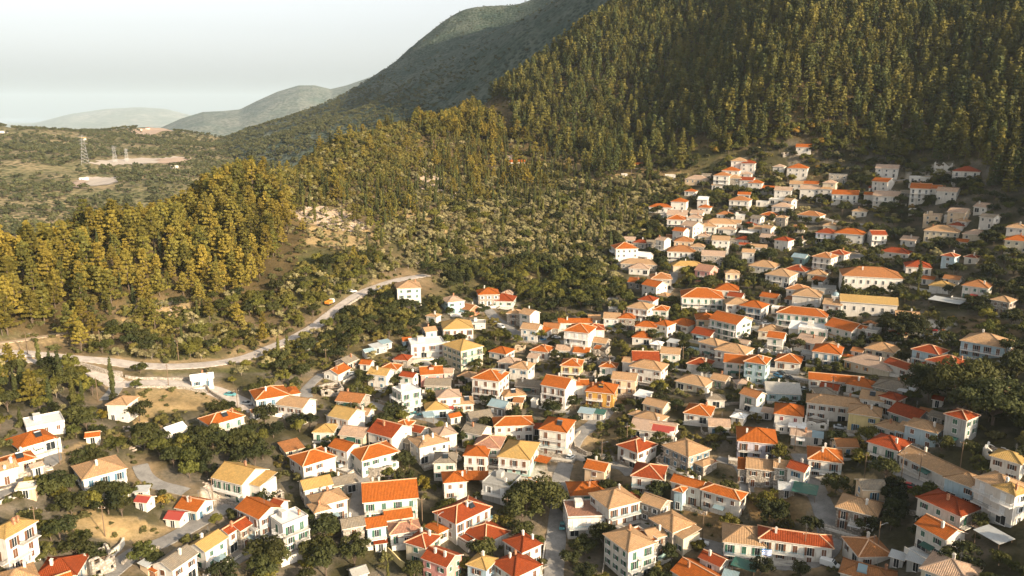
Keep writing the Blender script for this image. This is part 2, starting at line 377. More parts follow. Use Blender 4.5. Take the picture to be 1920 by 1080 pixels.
# ground cover colours (albedo) by patch
GREY = (.34,.30,.25); BROWN = (.22,.145,.07); EARTH = (.15,.108,.062); DRY = (.33,.235,.12); LITTER = (.105,.075,.035); ROCK = (.44,.33,.24); PAVE = (.46,.42,.37); DARKE = (.11,.085,.05)
PATCHES = [
 (DRY, [(238,765),(262,735),(300,722),(385,732),(415,770),(345,772),(300,778),(262,800)]), (DRY, [(250,800),(340,800),(330,818),(250,822),(180,840),(150,836),(200,815)]),
 (DRY, [(85,975),(180,960),(330,985),(320,1008),(240,1022),(120,1003)]), (DRY, [(95,850),(150,835),(165,855),(120,872),(100,868)]),
 (EARTH, [(1085,800),(1110,780),(1165,800),(1165,840),(1100,848),(1080,830)]), (DRY, [(1090,815),(1150,800),(1160,822),(1110,840)]),
 (BROWN, [(1275,940),(1370,945),(1360,1000),(1300,1010)]), (BROWN, [(1400,900),(1470,920),(1530,950),(1500,975),(1420,975),(1400,940)]),
 (DRY, [(1535,880),(1600,885),(1640,905),(1600,925),(1545,915)]), (EARTH, [(1310,770),(1385,770),(1375,810),(1320,815)]),
 (EARTH, [(1280,735),(1330,740),(1310,770),(1270,760)]), (EARTH, [(1560,800),(1640,800),(1620,830),(1560,835)]),
 (PAVE, [(385,905),(440,910),(455,945),(400,950),(370,930)]), (PAVE, [(440,1010),(560,985),(560,1005),(460,1045)]), (PAVE, [(1520,700),(1450,690),(1430,712),(1490,728)]),
 (PAVE, [(1595,475),(1650,468),(1655,478),(1620,495),(1590,495)]), (PAVE, [(880,560),(905,560),(915,580),(890,585)]), (PAVE, [(1700,320),(1790,312),(1790,326),(1700,338)]),
 (PAVE, [(1730,600),(1780,605),(1790,640),(1740,645),(1700,620)]), (PAVE, [(880,860),(980,880),(1050,870),(1040,900),(900,915)]),
 (PAVE, [(1390,600),(1470,590),(1470,620),(1390,625)]), (PAVE, [(755,640),(860,650),(860,690),(770,690)]), (PAVE, [(620,930),(700,920),(700,985),(630,985)]), (PAVE, [(170,895),(225,880),(235,905),(190,930)]),
 (ROCK, [(545,395),(600,385),(660,400),(690,425),(655,440),(600,425),(560,412)]), (DRY, [(575,425),(690,430),(720,450),(640,470),(580,455)]), (DRY, [(255,580),(360,565),(350,590),(280,600),(230,605)]),
 (DRY, [(440,640),(520,615),(540,640),(470,665),(430,672)]), (ROCK, [(790,325),(860,340),(850,375),(790,355)]), (DRY, [(740,395),(860,400),(960,420),(950,440),(800,430)]),
 (DRY, [(1140,325),(1210,310),(1290,325),(1260,340),(1160,345)]), (DRY, [(1440,320),(1560,325),(1600,340),(1500,345)]), (DRY, [(1000,285),(1100,280),(1230,320),(1100,330)]),
 (ROCK, [(1705,228),(1735,225),(1740,255),(1712,262)]), (EARTH, [(1640,455),(1700,455),(1690,480),(1620,490)]),(EARTH, [(1790,590),(1890,600),(1915,630),(1800,630)]),
 (DRY, [(0,640),(110,625),(130,640),(0,652)]), (DRY, [(40,655),(200,668),(330,676),(420,670),(520,630),(505,645),(430,678),(330,682),(150,668)]),
]
X, Y = near.X, near.Y; col = np.empty(X.shape+(3,))
U, V = project(X, Y, near.Z)
vill = np.clip((Y < 2000)*1.0, 0, 1)
n1 = vnoise(X, Y, 30, 5)[..., None]; n2 = vnoise(X, Y, 9, 77)[..., None]
base = np.array(EARTH)*(1+n2*.6); green = np.array((.085,.085,.03)); 
t = np.clip(.5+n1*3.2, 0, 1); col[:] = base*(1-t)+green*t
village_px = [(-200,690),(200,700),(420,700),(700,690),(780,620),(840,555),(960,535),(1080,580),(1150,560),(1130,480),(1160,430),(1260,360),(1350,310),(1480,265),(1700,290),(1840,300),(2200,380),(2200,1400),(-300,1400)]
inv = inpoly(U, V, village_px)
t = np.clip(.62+n2*4, 0, 1); vg = np.array((.185,.155,.118))*(1-t)+np.array((.07,.062,.030))*t
col = np.where(inv[..., None], vg*(.85+n1*.6), col)
# forest litter
FOR = [(-400,700),(-400,430),(150,380),(450,290),(700,200),(850,190),(950,120),(1130,-60),(2300,-300),(2300,330),(1850,300),(1700,270),(1450,255),(1250,290),(900,330),(640,370),(560,480),(520,600),(240,560),(200,640),(0,620)]
inf = inpoly(U, V, FOR); col = np.where(inf[..., None], np.array(LITTER)*(1+n2*1.2), col)
for c, pl in PATCHES:
    wp = world_poly(pl); jx = vnoise(X, Y, 8, 91)*7; jy = vnoise(X, Y, 8, 191)*7
    m = inpoly(X+jx, Y+jy, wp); k = (1+n2*.9) if c in (DRY, EARTH) else (1+n2*.35)
    col = np.where(m[..., None], np.array(c)*k, col)
verge = np.clip(1-(dist-.5)/5.0, 0, 1)[..., None]*np.clip(.8+n2*2, 0, 1)
col = col*(1-verge*.8)+np.array((.33,.24,.15))*verge*.8
col = np.clip(col, .02, .8)
def ground_mat(name, fine=1.0, bump=.6):
    m, nt, p = _mat(name)
    at = N(nt, 'ShaderNodeAttribute', attribute_name='ground'); geo = N(nt, 'ShaderNodeNewGeometry')
    a = noise(nt, geo.outputs['Position'], .9*fine, 6, .7); b = noise(nt, geo.outputs['Position'], .16*fine, 5, .6)
    c = mixc(nt, ramp(nt, a.outputs[0], [(.35,(0,0,0)),(.65,(.8,)*3)]), at.outputs['Color'], mixc(nt, 1.0, at.outputs['Color'], (.45,.50,.42), 'MULTIPLY'))
    d = mixc(nt, ramp(nt, b.outputs[0], [(.45,(0,0,0)),(.70,(.6,)*3)]), c, mixc(nt, 1.0, at.outputs['Color'], (1.45,1.35,1.2), 'MULTIPLY'))
    nt.links.new(d, p.inputs['Base Color']); p.inputs['Roughness'].default_value = .95; p.inputs['Specular IOR Level'].default_value = .1
    nt.links.new(bumpn(nt, a.outputs[0], bump, .6/fine), p.inputs['Normal']); return m
M['ground'] = ground_mat('hillside_soil')
tag(near.mesh('hillside_ground', M['ground'], col), kind='structure')

# road surface
def road_mat(name, c):
    m, nt, p = _mat(name); geo = N(nt, 'ShaderNodeNewGeometry')
    a = noise(nt, geo.outputs['Position'], .35, 6, .65); b = noise(nt, geo.outputs['Position'], 2.5, 4)
    q = mixc(nt, ramp(nt, a.outputs[0], [(.4,(0,0,0)),(.62,(1,1,1))]), c, sc(c,.68)); q = mixc(nt, ramp(nt, b.outputs[0], [(.45,(0,0,0)),(.75,(.5,)*3)]), q, sc(c,1.3))
    nt.links.new(q, p.inputs['Base Color']); p.inputs['Roughness'].default_value = .9; return m
M['road'] = road_mat('sunbleached_asphalt', (.46,.40,.345)); M['lane'] = road_mat('concrete_lane', (.25,.235,.215)); M['track'] = road_mat('dirt_track', (.46,.34,.22))
M['paint'] = plain('road_paint', (.7,.69,.65))
for nm, wd, L, z in road_lines:
    T = np.gradient(L, axis=0); T /= np.linalg.norm(T, axis=1)[:, None]+1e-9; Nn = np.c_[-T[:,1], T[:,0]]
    b = MB(); xs = (-wd/2-.4, -wd/2, -wd/4, 0, wd/4, wd/2, wd/2+.4); zs = (-1.2, .05, .09, .12, .09, .05, -1.2)
    nfw = vnoise(L[:,0], L[:,1], 12, 55)*1.0
    for i in range(len(L)):
        for x, dz in zip(xs, zs): b.v.append((L[i,0]+Nn[i,0]*(x+np.sign(x)*nfw[i]), L[i,1]+Nn[i,1]*(x+np.sign(x)*nfw[i]), z[i]+dz))
    k = len(xs)
    for i in range(len(L)-1):
        for j in range(k-1): b.f.append((i*k+j+1, i*k+j, (i+1)*k+j, (i+1)*k+j+1)); b.m.append(0)
    o = b.build(nm, M['track' if 'track' in nm else 'road' if nm in ('main_road', 'lower_road') else 'lane']); tag(o, kind='structure')

# ------------------------------------------------------------------ valley, mountain, far hills, sea
def sheet_fn(pts, S, lam, nz):
    P, Z = ctrl(pts, S); ft = tps_fit(P, Z, lam)
    def fn(X, Y):
        z = tps_eval(ft, X/S, Y/S)
        for sc_, a, sd in nz: z = z+vnoise(X, Y, sc_, sd)*a
        return z
    return fn
valley = Sheet(R(-44), R(4), 330, 420, 2900, 260, sheet_fn([
 (0,455,620),(-200,480,620),(60,420,720),(100,395,790),(130,372,880),(180,342,1000),(60,350,960),(0,390,800),(-200,380,800),(-100,300,1250),
 (160,305,1180),(250,300,1200),(300,300,1190),(60,290,1300),(0,300,1250),(20,262,1550),(100,258,1600),(200,262,1580),(290,258,1620),
 (0,236,1850),(100,244,1900),(200,242,1900),(300,240,1950),(360,262,1700),(400,300,1230),(330,325,1060),(300,345,960),(450,300,1250),(450,282,1500),(400,272,1750),(560,290,1350),(-200,232,1900),
 ('z',0,2300,70),('z',200,2400,60),('z',350,2300,40),('z',500,2100,50),('z',-200,2300,70),('z',0,2900,-60),('z',300,2900,-60),('z',500,2900,-40),('z',-300,2900,-60),
 ('z',0,430,5),('z',300,430,-20),('z',500,500,-20),('z',-300,430,5),('z',200,560,-10),('z',400,700,0),('z',600,800,0),('z',300,750,20),('z',700,1000,20),('z',900,1100,0),('z',900,2900,0)],
 600.0, .0006, [(210,36,21),(50,7,41)]))
mount = Sheet(R(-24), R(12), 300, 1000, 3600, 260, sheet_fn([
 (440,300,1350),(550,275,1300),(700,235,1300),(850,190,1300),(950,120,1280),(1050,40,1300),(1100,0,1300),(600,230,1750),(700,190,1750),(800,130,1800),(900,80,1800),(1000,40,1800),
 (410,272,1850),(440,262,2000),(480,246,2100),(520,231,2200),(600,203,2250),(650,181,2300),(700,150,2300),(760,108,2300),(820,58,2350),(868,20,2400),(890,13,2420),(925,17,2450),(960,14,2480),(990,8,2500),(1040,-30,2500),(1200,-140,2600),
 (915,48,2200),(960,30,2250),(870,60,2150),
 ('z',300,1100,-20),('z',500,1050,20),('z',700,1000,20),('z',900,1000,40),('z',1150,1000,80),('z',300,2000,0),
 ('z',450,2700,0),('z',600,2800,60),('z',800,2900,150),('z',900,3000,280),('z',1000,3100,330),('z',1200,3400,400),('z',600,3600,-200),('z',900,3600,-100),('z',300,3600,-250)],
 700.0, .0004, [(230,48,61),(60,11,62),(15,2.2,63)]))
def silh(line, r, base, S, depth):
    """a range whose crest stands where the photograph has it: rises to the crest over `depth` and falls behind it"""
    uu = np.array([p[0] for p in line], float); vv = np.array([p[1] for p in line], float)
    az = []; z = []
    for u, v in line:
        a, t = pix(u, v); az.append(float(a)); z.append(CAMZ-r*float(t))
    az = np.array(az); z = np.array(z)
    def fn(X, Y):
        A = np.arctan2(X, Y); Rr = np.hypot(X, Y); crest = np.interp(A, az, z)
        t = np.clip(1-np.abs(Rr-r)/depth, 0, 1); t = t*t*(3-2*t)*.45+t*.55
        rid = (vnoise(X, Y, S, 71, 5)+.1)*(crest-base)*.9*np.clip(1-t, 0, 1)*np.clip(t*3, 0, 1)
        return base+(crest-base)*t+rid
    return fn
far1 = Sheet(R(-36), R(0), 260, 5200, 13500, 150, silh([(-400,250),(200,262),(300,240),(340,222),(380,210),(420,208),(450,205),(480,190),(520,172),(560,160),(590,160),(620,167),(650,160),(690,146),(740,130),(960,110)], 8300, -200, 1300, 2900))
far2 = Sheet(R(-50), R(5), 200, 17000, 34000, 80, silh([(-600,215),(0,236),(60,232),(130,214),(200,204),(260,201),(310,204),(350,214),(400,225),(700,230),(1200,235)], 25000, -310, 4500, 7000))
def scrub_mat(name, cols, s1, s2, dots, bump):
    """bushes and bare ground on a slope too far off to build"""
    m, nt, p = _mat(name); geo = N(nt, 'ShaderNodeNewGeometry'); P = geo.outputs['Position']
    a = noise(nt, P, s1, 6, .65); v = N(nt, 'ShaderNodeTexVoronoi'); v.inputs['Scale'].default_value = dots; nt.links.new(P, v.inputs['Vector']); b = noise(nt, P, s2, 5, .6)
    c = mixc(nt, ramp(nt, a.outputs[0], [(.38,(0,0,0)),(.62,(1,1,1))]), cols[0], cols[1])
    bush = mixc(nt, 1.0, ramp(nt, v.outputs['Distance'], [(.35,(1,1,1)),(.62,(0,0,0))]), ramp(nt, b.outputs[0], [(.35,(.2,)*3),(.6,(1,1,1))]), 'MULTIPLY')
    d = mixc(nt, bush, c, cols[2])
    nt.links.new(d, p.inputs['Base Color']); p.inputs['Roughness'].default_value = 1; p.inputs['Specular IOR Level'].default_value = .05
    nt.links.new(bumpn(nt, v.outputs['Distance'], bump, -1.5/dots*.25), p.inputs['Normal']); return m
M['valley'] = scrub_mat('valley_scrub', ((.13,.125,.065),(.27,.21,.125),(.055,.062,.028)), .012, .03, .16, .8)
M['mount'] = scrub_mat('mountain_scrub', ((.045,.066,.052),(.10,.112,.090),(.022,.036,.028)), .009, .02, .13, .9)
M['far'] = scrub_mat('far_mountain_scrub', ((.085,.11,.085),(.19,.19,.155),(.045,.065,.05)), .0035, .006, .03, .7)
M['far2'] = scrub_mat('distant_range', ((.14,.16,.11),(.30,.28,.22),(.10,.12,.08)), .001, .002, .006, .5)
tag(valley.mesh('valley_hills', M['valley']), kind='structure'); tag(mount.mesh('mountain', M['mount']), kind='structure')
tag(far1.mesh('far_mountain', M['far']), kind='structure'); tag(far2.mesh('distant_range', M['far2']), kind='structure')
m, nt, p = _mat('sea_water'); p.inputs['Base Color'].default_value = (.03,.07,.09,1); p.inputs['Roughness'].default_value = .25
b = MB(); b.poly([(-45000,-20000,-320),(45000,-20000,-320),(45000,44000,-320),(-45000,44000,-320)]); tag(b.build('sea', m), kind='structure')
# ------------------------------------------------------------------ air
b = MB(); b.box(-46000, -21000, -330, 46000, 45000, 950); hz = b.build('haze', []); tag(hz, kind='stuff', label='thin pale summer haze over the valley and hills')
m = bpy.data.materials.new('air'); m.use_nodes = True; nt = m.node_tree; nt.nodes.clear()
pv = nt.nodes.new('ShaderNodeVolumePrincipled'); pv.inputs['Color'].default_value = (.74,.87,.96,1); pv.inputs['Density'].default_value = 0.000035; pv.inputs['Anisotropy'].default_value = .1
oo = nt.nodes.new('ShaderNodeOutputMaterial'); nt.links.new(pv.outputs[0], oo.inputs['Volume']); hz.data.materials.append(m)
# ------------------------------------------------------------------ houses
# u v: middle of the roof in the photograph, w: its width there, ratio long/deep, yaw seen, storeys, roof form, roof colour, walls, flags | short name | label
# roof forms h hip, g gable, f flat, s lean-to, c canopy on posts, v vault, R roofless ruin
HT = """
58 814 76 1.25 18 1 h o w T
30 853 60 1.5 10 1 h o c
6 869 44 1.2 10 1 g n w
8 884 34 1.3 10 1 s x w
81 784 66 1.3 5 1 f x w | white flat roofed house | white flat roofed house among trees behind the orange roof at the left edge
229 746 52 1.1 -30 2 h n w z | lone tan roofed house by the road fork | lone tan roofed house with grey side wall just below the road fork
325 799 46 1.3 30 1 g x g z | white metal barn | white metal roofed barn in the dry grass above the dark trees
415 774 76 1.7 24 2 h o c BC | cream house by the roadside wall | cream house with orange roof and chimney between roadside wall and dark trees
185 863 84 1.25 12 2 h n w BC | cream villa with the terrace | large cream villa with tan hipped roof, long white terrace wall beside it
180 884 44 1.0 12 1 h y w z
157 884 34 1.2 12 1 f x w z
271 931 36 1.2 -38 1 g d w z | crimson roofed hut | small white hut with crimson metal roof in the orchard
266 917 30 1.4 -20 1 s m w z
364 938 62 1.25 -42 1 g o w C | low orange roofed house beside the lane | low house with patched orange roof beside the bending lane
331 962 42 1.2 -35 1 g d w z
18 975 80 1.6 38 3 h y w BCb | three storey house at the left edge | three storey white house with ochre roof and green doors, cut by left edge
113 1044 90 1.3 -22 1 h r w | red roofed house in the lower left corner | white house with wide dark red hipped roof beside the roofless ruin
182 1030 58 1.5 20 2 R g s | roofless white ruin | roofless ruin of pale stone walls beside the lower left lane
30 1066 64 1.3 5 1 h n w
113 1077 38 1.2 10 1 g o w z
326 1034 74 1.5 43 2 g s w
388 1008 66 1.5 43 2 g y w
426 990 34 1.0 43 2 g r w
455 973 58 1.6 43 2 g r s
277 1052 32 1.3 40 1 s m n z
291 1064 22 1.0 40 1 s o b z
50 907 42 1.3 -15 1 f x n z
174 812 28 1.3 -10 1 g o w z
505 727 67 1.3 10 2 h o w B | orange roofed house beside the upper bend | white house with orange hipped roof by two parked cars at the bend
556 747 66 1.5 -35 2 g n w x
662 741 60 1.4 -28 1 g q s
650 769 62 1.15 -40 2 g y w Bx | yellow roofed house with balconies | white house with yellow gabled roof and white balconies on its left
610 799 46 1.2 -15 1 h y w
668 803 60 1.4 -28 1 g b c
731 797 75 1.15 -40 2 g r w x | red gabled house | white house with broad deep red gabled roof and blank right gable
546 834 45 1.2 20 1 s q c z
585 846 80 1.4 26 2 h o w C | orange roofed house with brown shutters | white house with large orange roof and row of brown shuttered windows
646 830 54 1.5 -45 2 g o w x
701 836 86 1.6 24 2 h o w x | wide orange house over the curved wall | wide white house with two part orange roof above a curved stone wall
804 818 70 1.5 24 2 h n w C
833 804 46 1.1 20 2 h b w
787 802 34 1.0 -35 1 g r w z
765 820 36 1.1 -40 1 g s s z
450 877 90 1.25 -45 2 g y w Bx | yellow roofed house with the white arch | big white house with yellow gabled roof, small white arch at its foot
591 897 60 1.5 14 2 g y w
643 895 52 1.5 14 1 g s s
614 925 70 1.5 18 2 h n w | cream roofed house with green shutters | cream roofed white house with green shutters beside the dark trees
598 945 40 1.0 18 2 h n w
730 906 98 1.5 2 2 g o w BC | wide orange gabled house on the square | wide white house with large flat orange roof facing the viewer
752 935 42 2.2 2 1 s o w z
485 944 74 1.6 -55 3 g o m B | orange roofed house with grey metal siding | orange roofed house with grey corrugated siding on its left wall
523 937 34 1.2 -45 2 g r w z
542 966 66 1.4 28 3 f x w Bb | three storey white block with terraces | white three storey block with flat terraces adjoining the orange roof
481 1004 42 1.3 43 1 s k w z
660 973 46 1.3 8 2 g s s | stone tiled house by the dark trees | old stone house with grey stone tiled roof touching the dark trees
703 973 42 1.1 8 2 g o k B
745 957 54 1.5 8 1 g o w
757 980 62 1.6 8 1 h t w
762 998 34 1.4 0 1 f r w z
793 1002 62 1.1 -35 2 h r c C | cream house over the yellow courtyard | cream house with deep red hipped roof above a yellow courtyard wall
829 1034 70 1.4 -38 2 g r p C | pink walled house with dark red roof | pink walled house with dark red gabled roof and tall chimney
671 1066 38 1.2 20 1 g g g z
852 889 47 1.2 5 2 h o w | small square orange roofed house | small square white house with orange hipped roof and grey-green shutters
867 943 98 1.7 42 2 h r w B | long white house with plain side wall | white house with orange-red roof and long plain white side wall
762 728 52 1.3 28 3 f x w Bb | white villa with stepped flat terraces | tall white villa with stepped flat roofs and arched ground floor
818 758 45 1.3 5 1 h y k
840 735 46 1.3 5 2 h b w
868 748 40 1.2 5 1 h n w
851 777 28 1.4 25 1 g o w z
803 777 22 1.2 10 1 c k w z
962 733 48 1.5 15 1 h n w
938 754 44 1.3 -30 1 g k s | stone shed with pale blue roof | stone building under a pale blue metal gabled roof
992 716 50 1.6 -12 1 g s s
1048 712 62 1.2 -25 3 g o w Bx | white house with blank gable and brown doors | tall white house with orange gabled roof, blank right gable, brown doors
1129 723 58 1.25 -10 2 h o m BC | mustard yellow house | mustard yellow house with orange hipped roof and red dormer on it
1172 702 48 1.5 -8 2 g n n B
972 751 22 1.2 -10 1 s q n z
1003 750 18 1.0 -20 1 f x w z
962 783 74 2.0 5 2 h o w
936 788 34 1.0 5 1 h o w z
898 774 50 1.4 20 1 g s s
895 841 50 1.2 -10 2 h o w B | white house with green shutters and terracotta back wing | white house with green shutters, orange roof joined to paler roof behind
918 822 58 1.1 -12 2 h t w
973 835 73 .95 -14 2 h y w B | ochre roofed house with green ground floor | ochre hipped roof house with pale green ground floor beside the central street
1045 790 64 1.05 -16 3 h o w BT | tall white house with the outside stair | tall white house with orange roof and outside stair above the parked car
1018 861 30 1.4 -25 1 c o w z
1006 800 20 1.2 0 1 s r w z
941 896 70 1.25 -25 2 f g g B | bare concrete house | unfinished grey concrete house with flat roof beside the big dark tree
895 891 40 1.5 -5 1 c o w z
911 985 80 1.15 42 1 h r w
980 1008 66 1.1 40 2 h r w C
969 1046 84 1.2 40 2 h r w BC | dark red roofed house in front | white house with two dark red hipped roofs by the bottom edge street
904 1046 55 1.2 -30 2 h y k
1100 907 74 1.5 10 1 h o w
1153 921 87 1.25 34 3 h n w BC | tan roofed apartment house | tall white apartment house with broad tan roof and two white chimneys
1098 950 84 1.4 10 2 f t w BT | terracotta terraced building | white building with flat terracotta terraces and outside stairs at the street
1180 998 86 1.05 40 3 h n w BC | white three storey tower house | white three storey house with tan pyramid roof and glazed corner bay
1226 992 50 1.3 35 2 g n s
1229 933 56 1.4 -30 2 g n s
1261 967 76 1.3 -45 2 h n s
1195 827 67 1.05 -38 2 h r w B | red pyramid roofed house | white two storey house with red pyramid roof by the stony field
1218 875 63 1.15 -8 2 h r w B | white house at the junction corner | white house with dark red roof and balcony at the lane corner
1288 830 79 1.3 -42 2 h n s | tan roofed stone house | large stone and white house with tan hipped roof behind parked rubble
1206 739 34 1.3 -25 1 s x w z
1232 752 50 1.6 -28 1 g n c
1222 776 58 1.6 -28 1 h n s
1228 791 84 2.0 -10 1 g b w
1242 799 50 1.8 -12 1 g d s
1253 809 34 1.3 -25 1 v x s z
1303 708 66 1.5 -22 1 h n c T
1352 706 36 1.2 -20 1 g n s
1466 723 66 1.4 10 1 g g k | pale blue shed with grey roof | pale blue walled shed under a worn grey roof by parked cars
1571 741 104 2.6 2 2 h n w TC | long tan roofed stone house | long whitewashed stone house under one long tan roof with blue door
1480 763 50 1.1 0 2 h o w | small orange roofed house with red shutters | small white house with orange pyramid roof and dark red shutters
1532 783 44 1.4 0 1 R g w | whitewashed roofless ruin | roofless whitewashed ruin with streaked corrugated walls below the long tan roof
1502 808 36 1.5 0 1 g b w
1531 814 24 1.2 0 1 s k w z
1495 797 30 1.6 0 1 s x w z
1466 796 24 1.3 0 1 f x w z
1386 777 30 1.2 -15 1 h x w z | white hut alone in the field | white hut with white pyramid roof alone at the field edge
1421 769 28 1.4 -15 1 s m w z
1419 806 72 1.25 4 2 h o l B | lilac house | pale lilac two storey house with orange roof and white balcony rail
1427 866 53 1.4 2 2 g n s
1466 866 30 1.0 2 2 g n s
1499 870 42 1.2 -20 2 g r w
1422 888 30 1.6 2 1 s q s z
1475 910 32 1.2 5 1 v m s z
1510 914 44 1.4 -5 1 c e w z | dark green canopy | dark green flat canopy beside the barrel roofed stone shed
1547 846 62 1.2 4 2 h o w BC | square house with orange hipped roof in dry grass | square white two storey house with orange roof on the dry grass plot
1292 896 64 2.2 -20 2 g o w
1358 912 80 2.4 -20 2 h o w | long row house with orange roof | long white row house with orange roof and green doors over brown slope
1276 914 26 1.0 -20 2 h o k z
1395 993 77 1.3 4 2 h n w B | tan roofed end house of the long row | tan roofed house at the left end of the long red roof
1492 989 128 3.2 5 2 h r w BC | longest red roof | very long white row house under one continuous red roof
1312 1064 94 1.5 -38 1 g o w C | orange gabled house at the bottom edge | low house with large bright orange gabled roof cut by bottom edge
1340 1038 54 1.6 -30 1 g r w
1397 1056 48 2.0 -15 1 c e w z
1370 1076 30 1.4 -10 1 c k w z
1638 738 44 1.1 -5 2 g n w
1675 738 44 1.2 -25 2 h r w
1623 763 56 1.3 -2 2 h n y | pale yellow house | pale yellow house with tan hipped roof behind two parked silver cars
1708 764 70 1.3 -30 1 g r g | grey walled shed with red roof | grey walled building with deep red gabled roof near the giant tree
1675 791 58 1.4 -25 1 h n w
1736 787 66 1.5 -18 2 h n k b | blue-white house with tan roof | blue-white house with tan roof and balconies beside the grey tower
1669 819 70 1.2 -22 2 h r w B
1805 769 54 1.1 -25 3 h r g | grey tower house | narrow grey tower house with red pyramid roof and white awning
1760 854 124 2.6 -38 1 g n w B | long low tan roofed house | long low house under a stepped tan roof facing the path
1782 924 100 1.6 -30 2 h r w b | large red roofed house on the right | large blue-white house with dark red hipped roof behind the hedge garden
1817 886 74 1.3 -25 2 h n k
1878 888 78 1.3 -32 3 h n w BC | three storey house at the right edge | three storey white house with tan roof and stacked balconies, right edge
1899 906 58 1.2 -32 3 h y w B
1895 846 60 1.4 -15 2 h y w
1870 833 46 1.3 -10 1 R g w
1613 935 76 1.35 -8 2 h n s BC | stone house with blue balcony | stone house with tan hipped roof and blue balcony over the lane
1628 1010 78 1.3 -62 1 h q w C
1630 1056 94 2.0 -4 1 h q w S | house with solar panel | low house with tan-orange roof carrying a blue solar panel
1766 976 78 1.35 -35 2 g o w x | steep orange gabled house | white house with bright orange gabled roof below the large red roof
1786 1046 94 1.3 -12 2 h b c BC | pale cream house in the lower right | pale cream house with light beige hipped roof near lower right corner
1684 1040 30 1.4 -10 1 s m g z
1722 1044 40 1.3 -10 1 s m g z
1864 998 60 1.8 -38 1 c j w z
1886 726 46 1.3 -20 1 h n w
1910 735 46 1.3 -15 1 h r w C
1568 700 94 3.2 6 1 g o w | long low orange roof | long low white building with plain orange gabled roof above the trees
1619 713 56 1.5 -12 1 h o w
1680 715 74 1.6 -12 1 h s s | low house with grey stone tiles | low house with grey stone tiled roof and two white chimneys
1714 709 30 1.0 -30 1 g o w z
1633 504 104 2.0 8 2 h q w L | school | large white two storey school with long red hipped roof and tall windows
1721 493 46 1.2 6 2 h r w B | square house beside the school | square white house with red hipped roof right of the school
1515 546 52 1.2 -6 2 h n w | cream house left of the chapel | cream two storey house with tan pyramid roof left of the church dome
1506 578 88 2.4 -6 2 h o w BD | orange house with green shutters | long white house with orange roof and row of green shutters
1586 606 66 1.4 -32 2 g o w D
1618 613 26 1.2 -32 2 g o w z
1527 610 54 1.3 -5 2 f x w B
1635 616 34 1.2 -15 2 f g w B
1524 633 54 1.3 -22 1 g b w
1553 650 52 1.2 -5 2 h o w B | white house with two arched bays | white house with orange hipped roof and upper balcony above the flat garage
1656 646 58 1.3 -15 1 h n c
1641 669 98 1.8 -28 1 h b c O | cream hall with orange shutters | long cream hall with pale hipped roof and orange shutters
1691 678 56 1.8 -38 1 g r w
1480 668 48 1.2 -6 1 h o w
1745 649 58 1.4 -22 2 h r k B
1781 668 72 1.4 -26 2 h r w B | blue-white house with red double roof | blue-white house with wide red double roof above the giant tree
1730 685 26 1.2 -20 1 h y w z
1852 628 80 1.4 -12 2 h n k B | blue-white house with tan roof on the right slope | blue-white balconied house with tan hipped roof alone on the right slope
1858 692 54 1.5 -38 1 g q w x
1834 529 48 1.2 -10 2 h q w
1767 530 42 1.3 -10 1 h y w
1741 521 24 1.4 -10 1 s o w z
1787 519 32 1.4 -15 1 g q w z
1883 558 40 1.2 -20 2 h n s | stone house at the shaded right slope | stone house with tan hipped roof alone in the shaded slope trees
1776 560 58 2.2 -20 1 c m w z
1631 604 24 1.2 -25 1 h q n z
1545 537 42 1.4 0 1 f g g z
1325 502 40 1.05 -25 2 g t p B | pink villa | pink villa with terracotta roof and arched ground floor windows
1239 516 40 1.2 5 2 h q s
1228 530 44 1.2 -38 2 g o w | white gabled house above the lane | white gabled house with bright orange roof above the shaded lane
1216 558 36 1.2 -20 2 h r w
1202 571 48 1.3 -20 3 h n w B | white apartment house with two balcony rows | white apartment house with beige hipped roof and two rows of balconies
1240 576 30 1.1 -8 2 h o w
1316 546 76 1.6 4 2 h o w B | widest orange hipped roof | large white building under the widest orange hipped roof, glazed upper floor
1363 537 42 1.2 0 1 h o w
1382 563 44 1.3 5 2 h n w
1415 568 50 1.3 -20 2 h o w B | tan and orange twin roofed house | white house with tan and orange twin hipped roofs and dark shutters
1370 593 70 1.5 -34 3 g o w BT | white house stepping down the slope | tall white house with orange roof and stepped gable, facing left
1247 604 38 1.1 -30 2 h o w
1283 601 50 1.3 -32 1 h o w
1205 626 38 1.2 -5 1 h o w | small orange roofed house beside the yellow tree | small house with orange hipped roof beside a yellow-green tree
1148 591 32 1.2 -5 2 g n w
1176 591 32 1.2 -5 2 h o s
1323 620 48 1.3 -28 1 g r w
1338 638 50 1.4 -32 2 h n w
1377 649 66 1.5 -20 2 h n w B
1380 670 42 1.2 -2 2 g o w
1421 670 46 1.1 -12 3 h o k | blue-white block with orange roof | blank blue-white block with small orange hipped roof by the road
1314 675 48 1.3 -14 1 h r w
1217 679 68 1.7 -18 2 h n w | tan roofed house with teal windows | white house with long tan hipped roof and teal windows
1180 674 26 1.0 -18 2 g n w z
1453 649 58 1.3 -30 1 R g g | roofless concrete shell | unfinished grey concrete shell without a roof near the parked cars
1232 642 24 1.2 -15 1 h x w z
1487 560 30 1.6 -20 1 s q w z
1466 509 54 1.2 -18 2 h n w B | white house with wraparound balcony | white house with orange-tan hipped roof and wraparound balcony
1496 501 46 1.3 -18 1 h r w
1434 493 53 1.4 -15 1 h n w
1457 576 22 1.2 -8 1 f x w z
849 558 42 1.2 22 2 h b k x | pale blue fronted house | tall house with white side and pale blue front below the road
878 573 40 1.3 -40 1 g q b x | brick gabled house | small house with bare brick gable and orange-brown roof
915 545 42 1.2 5 2 h o s | orange roofed stone house at the wood edge | stone house with orange hipped roof at the edge of the wood
943 556 49 1.3 -10 1 h r w
952 547 24 1.2 -10 1 h b w z
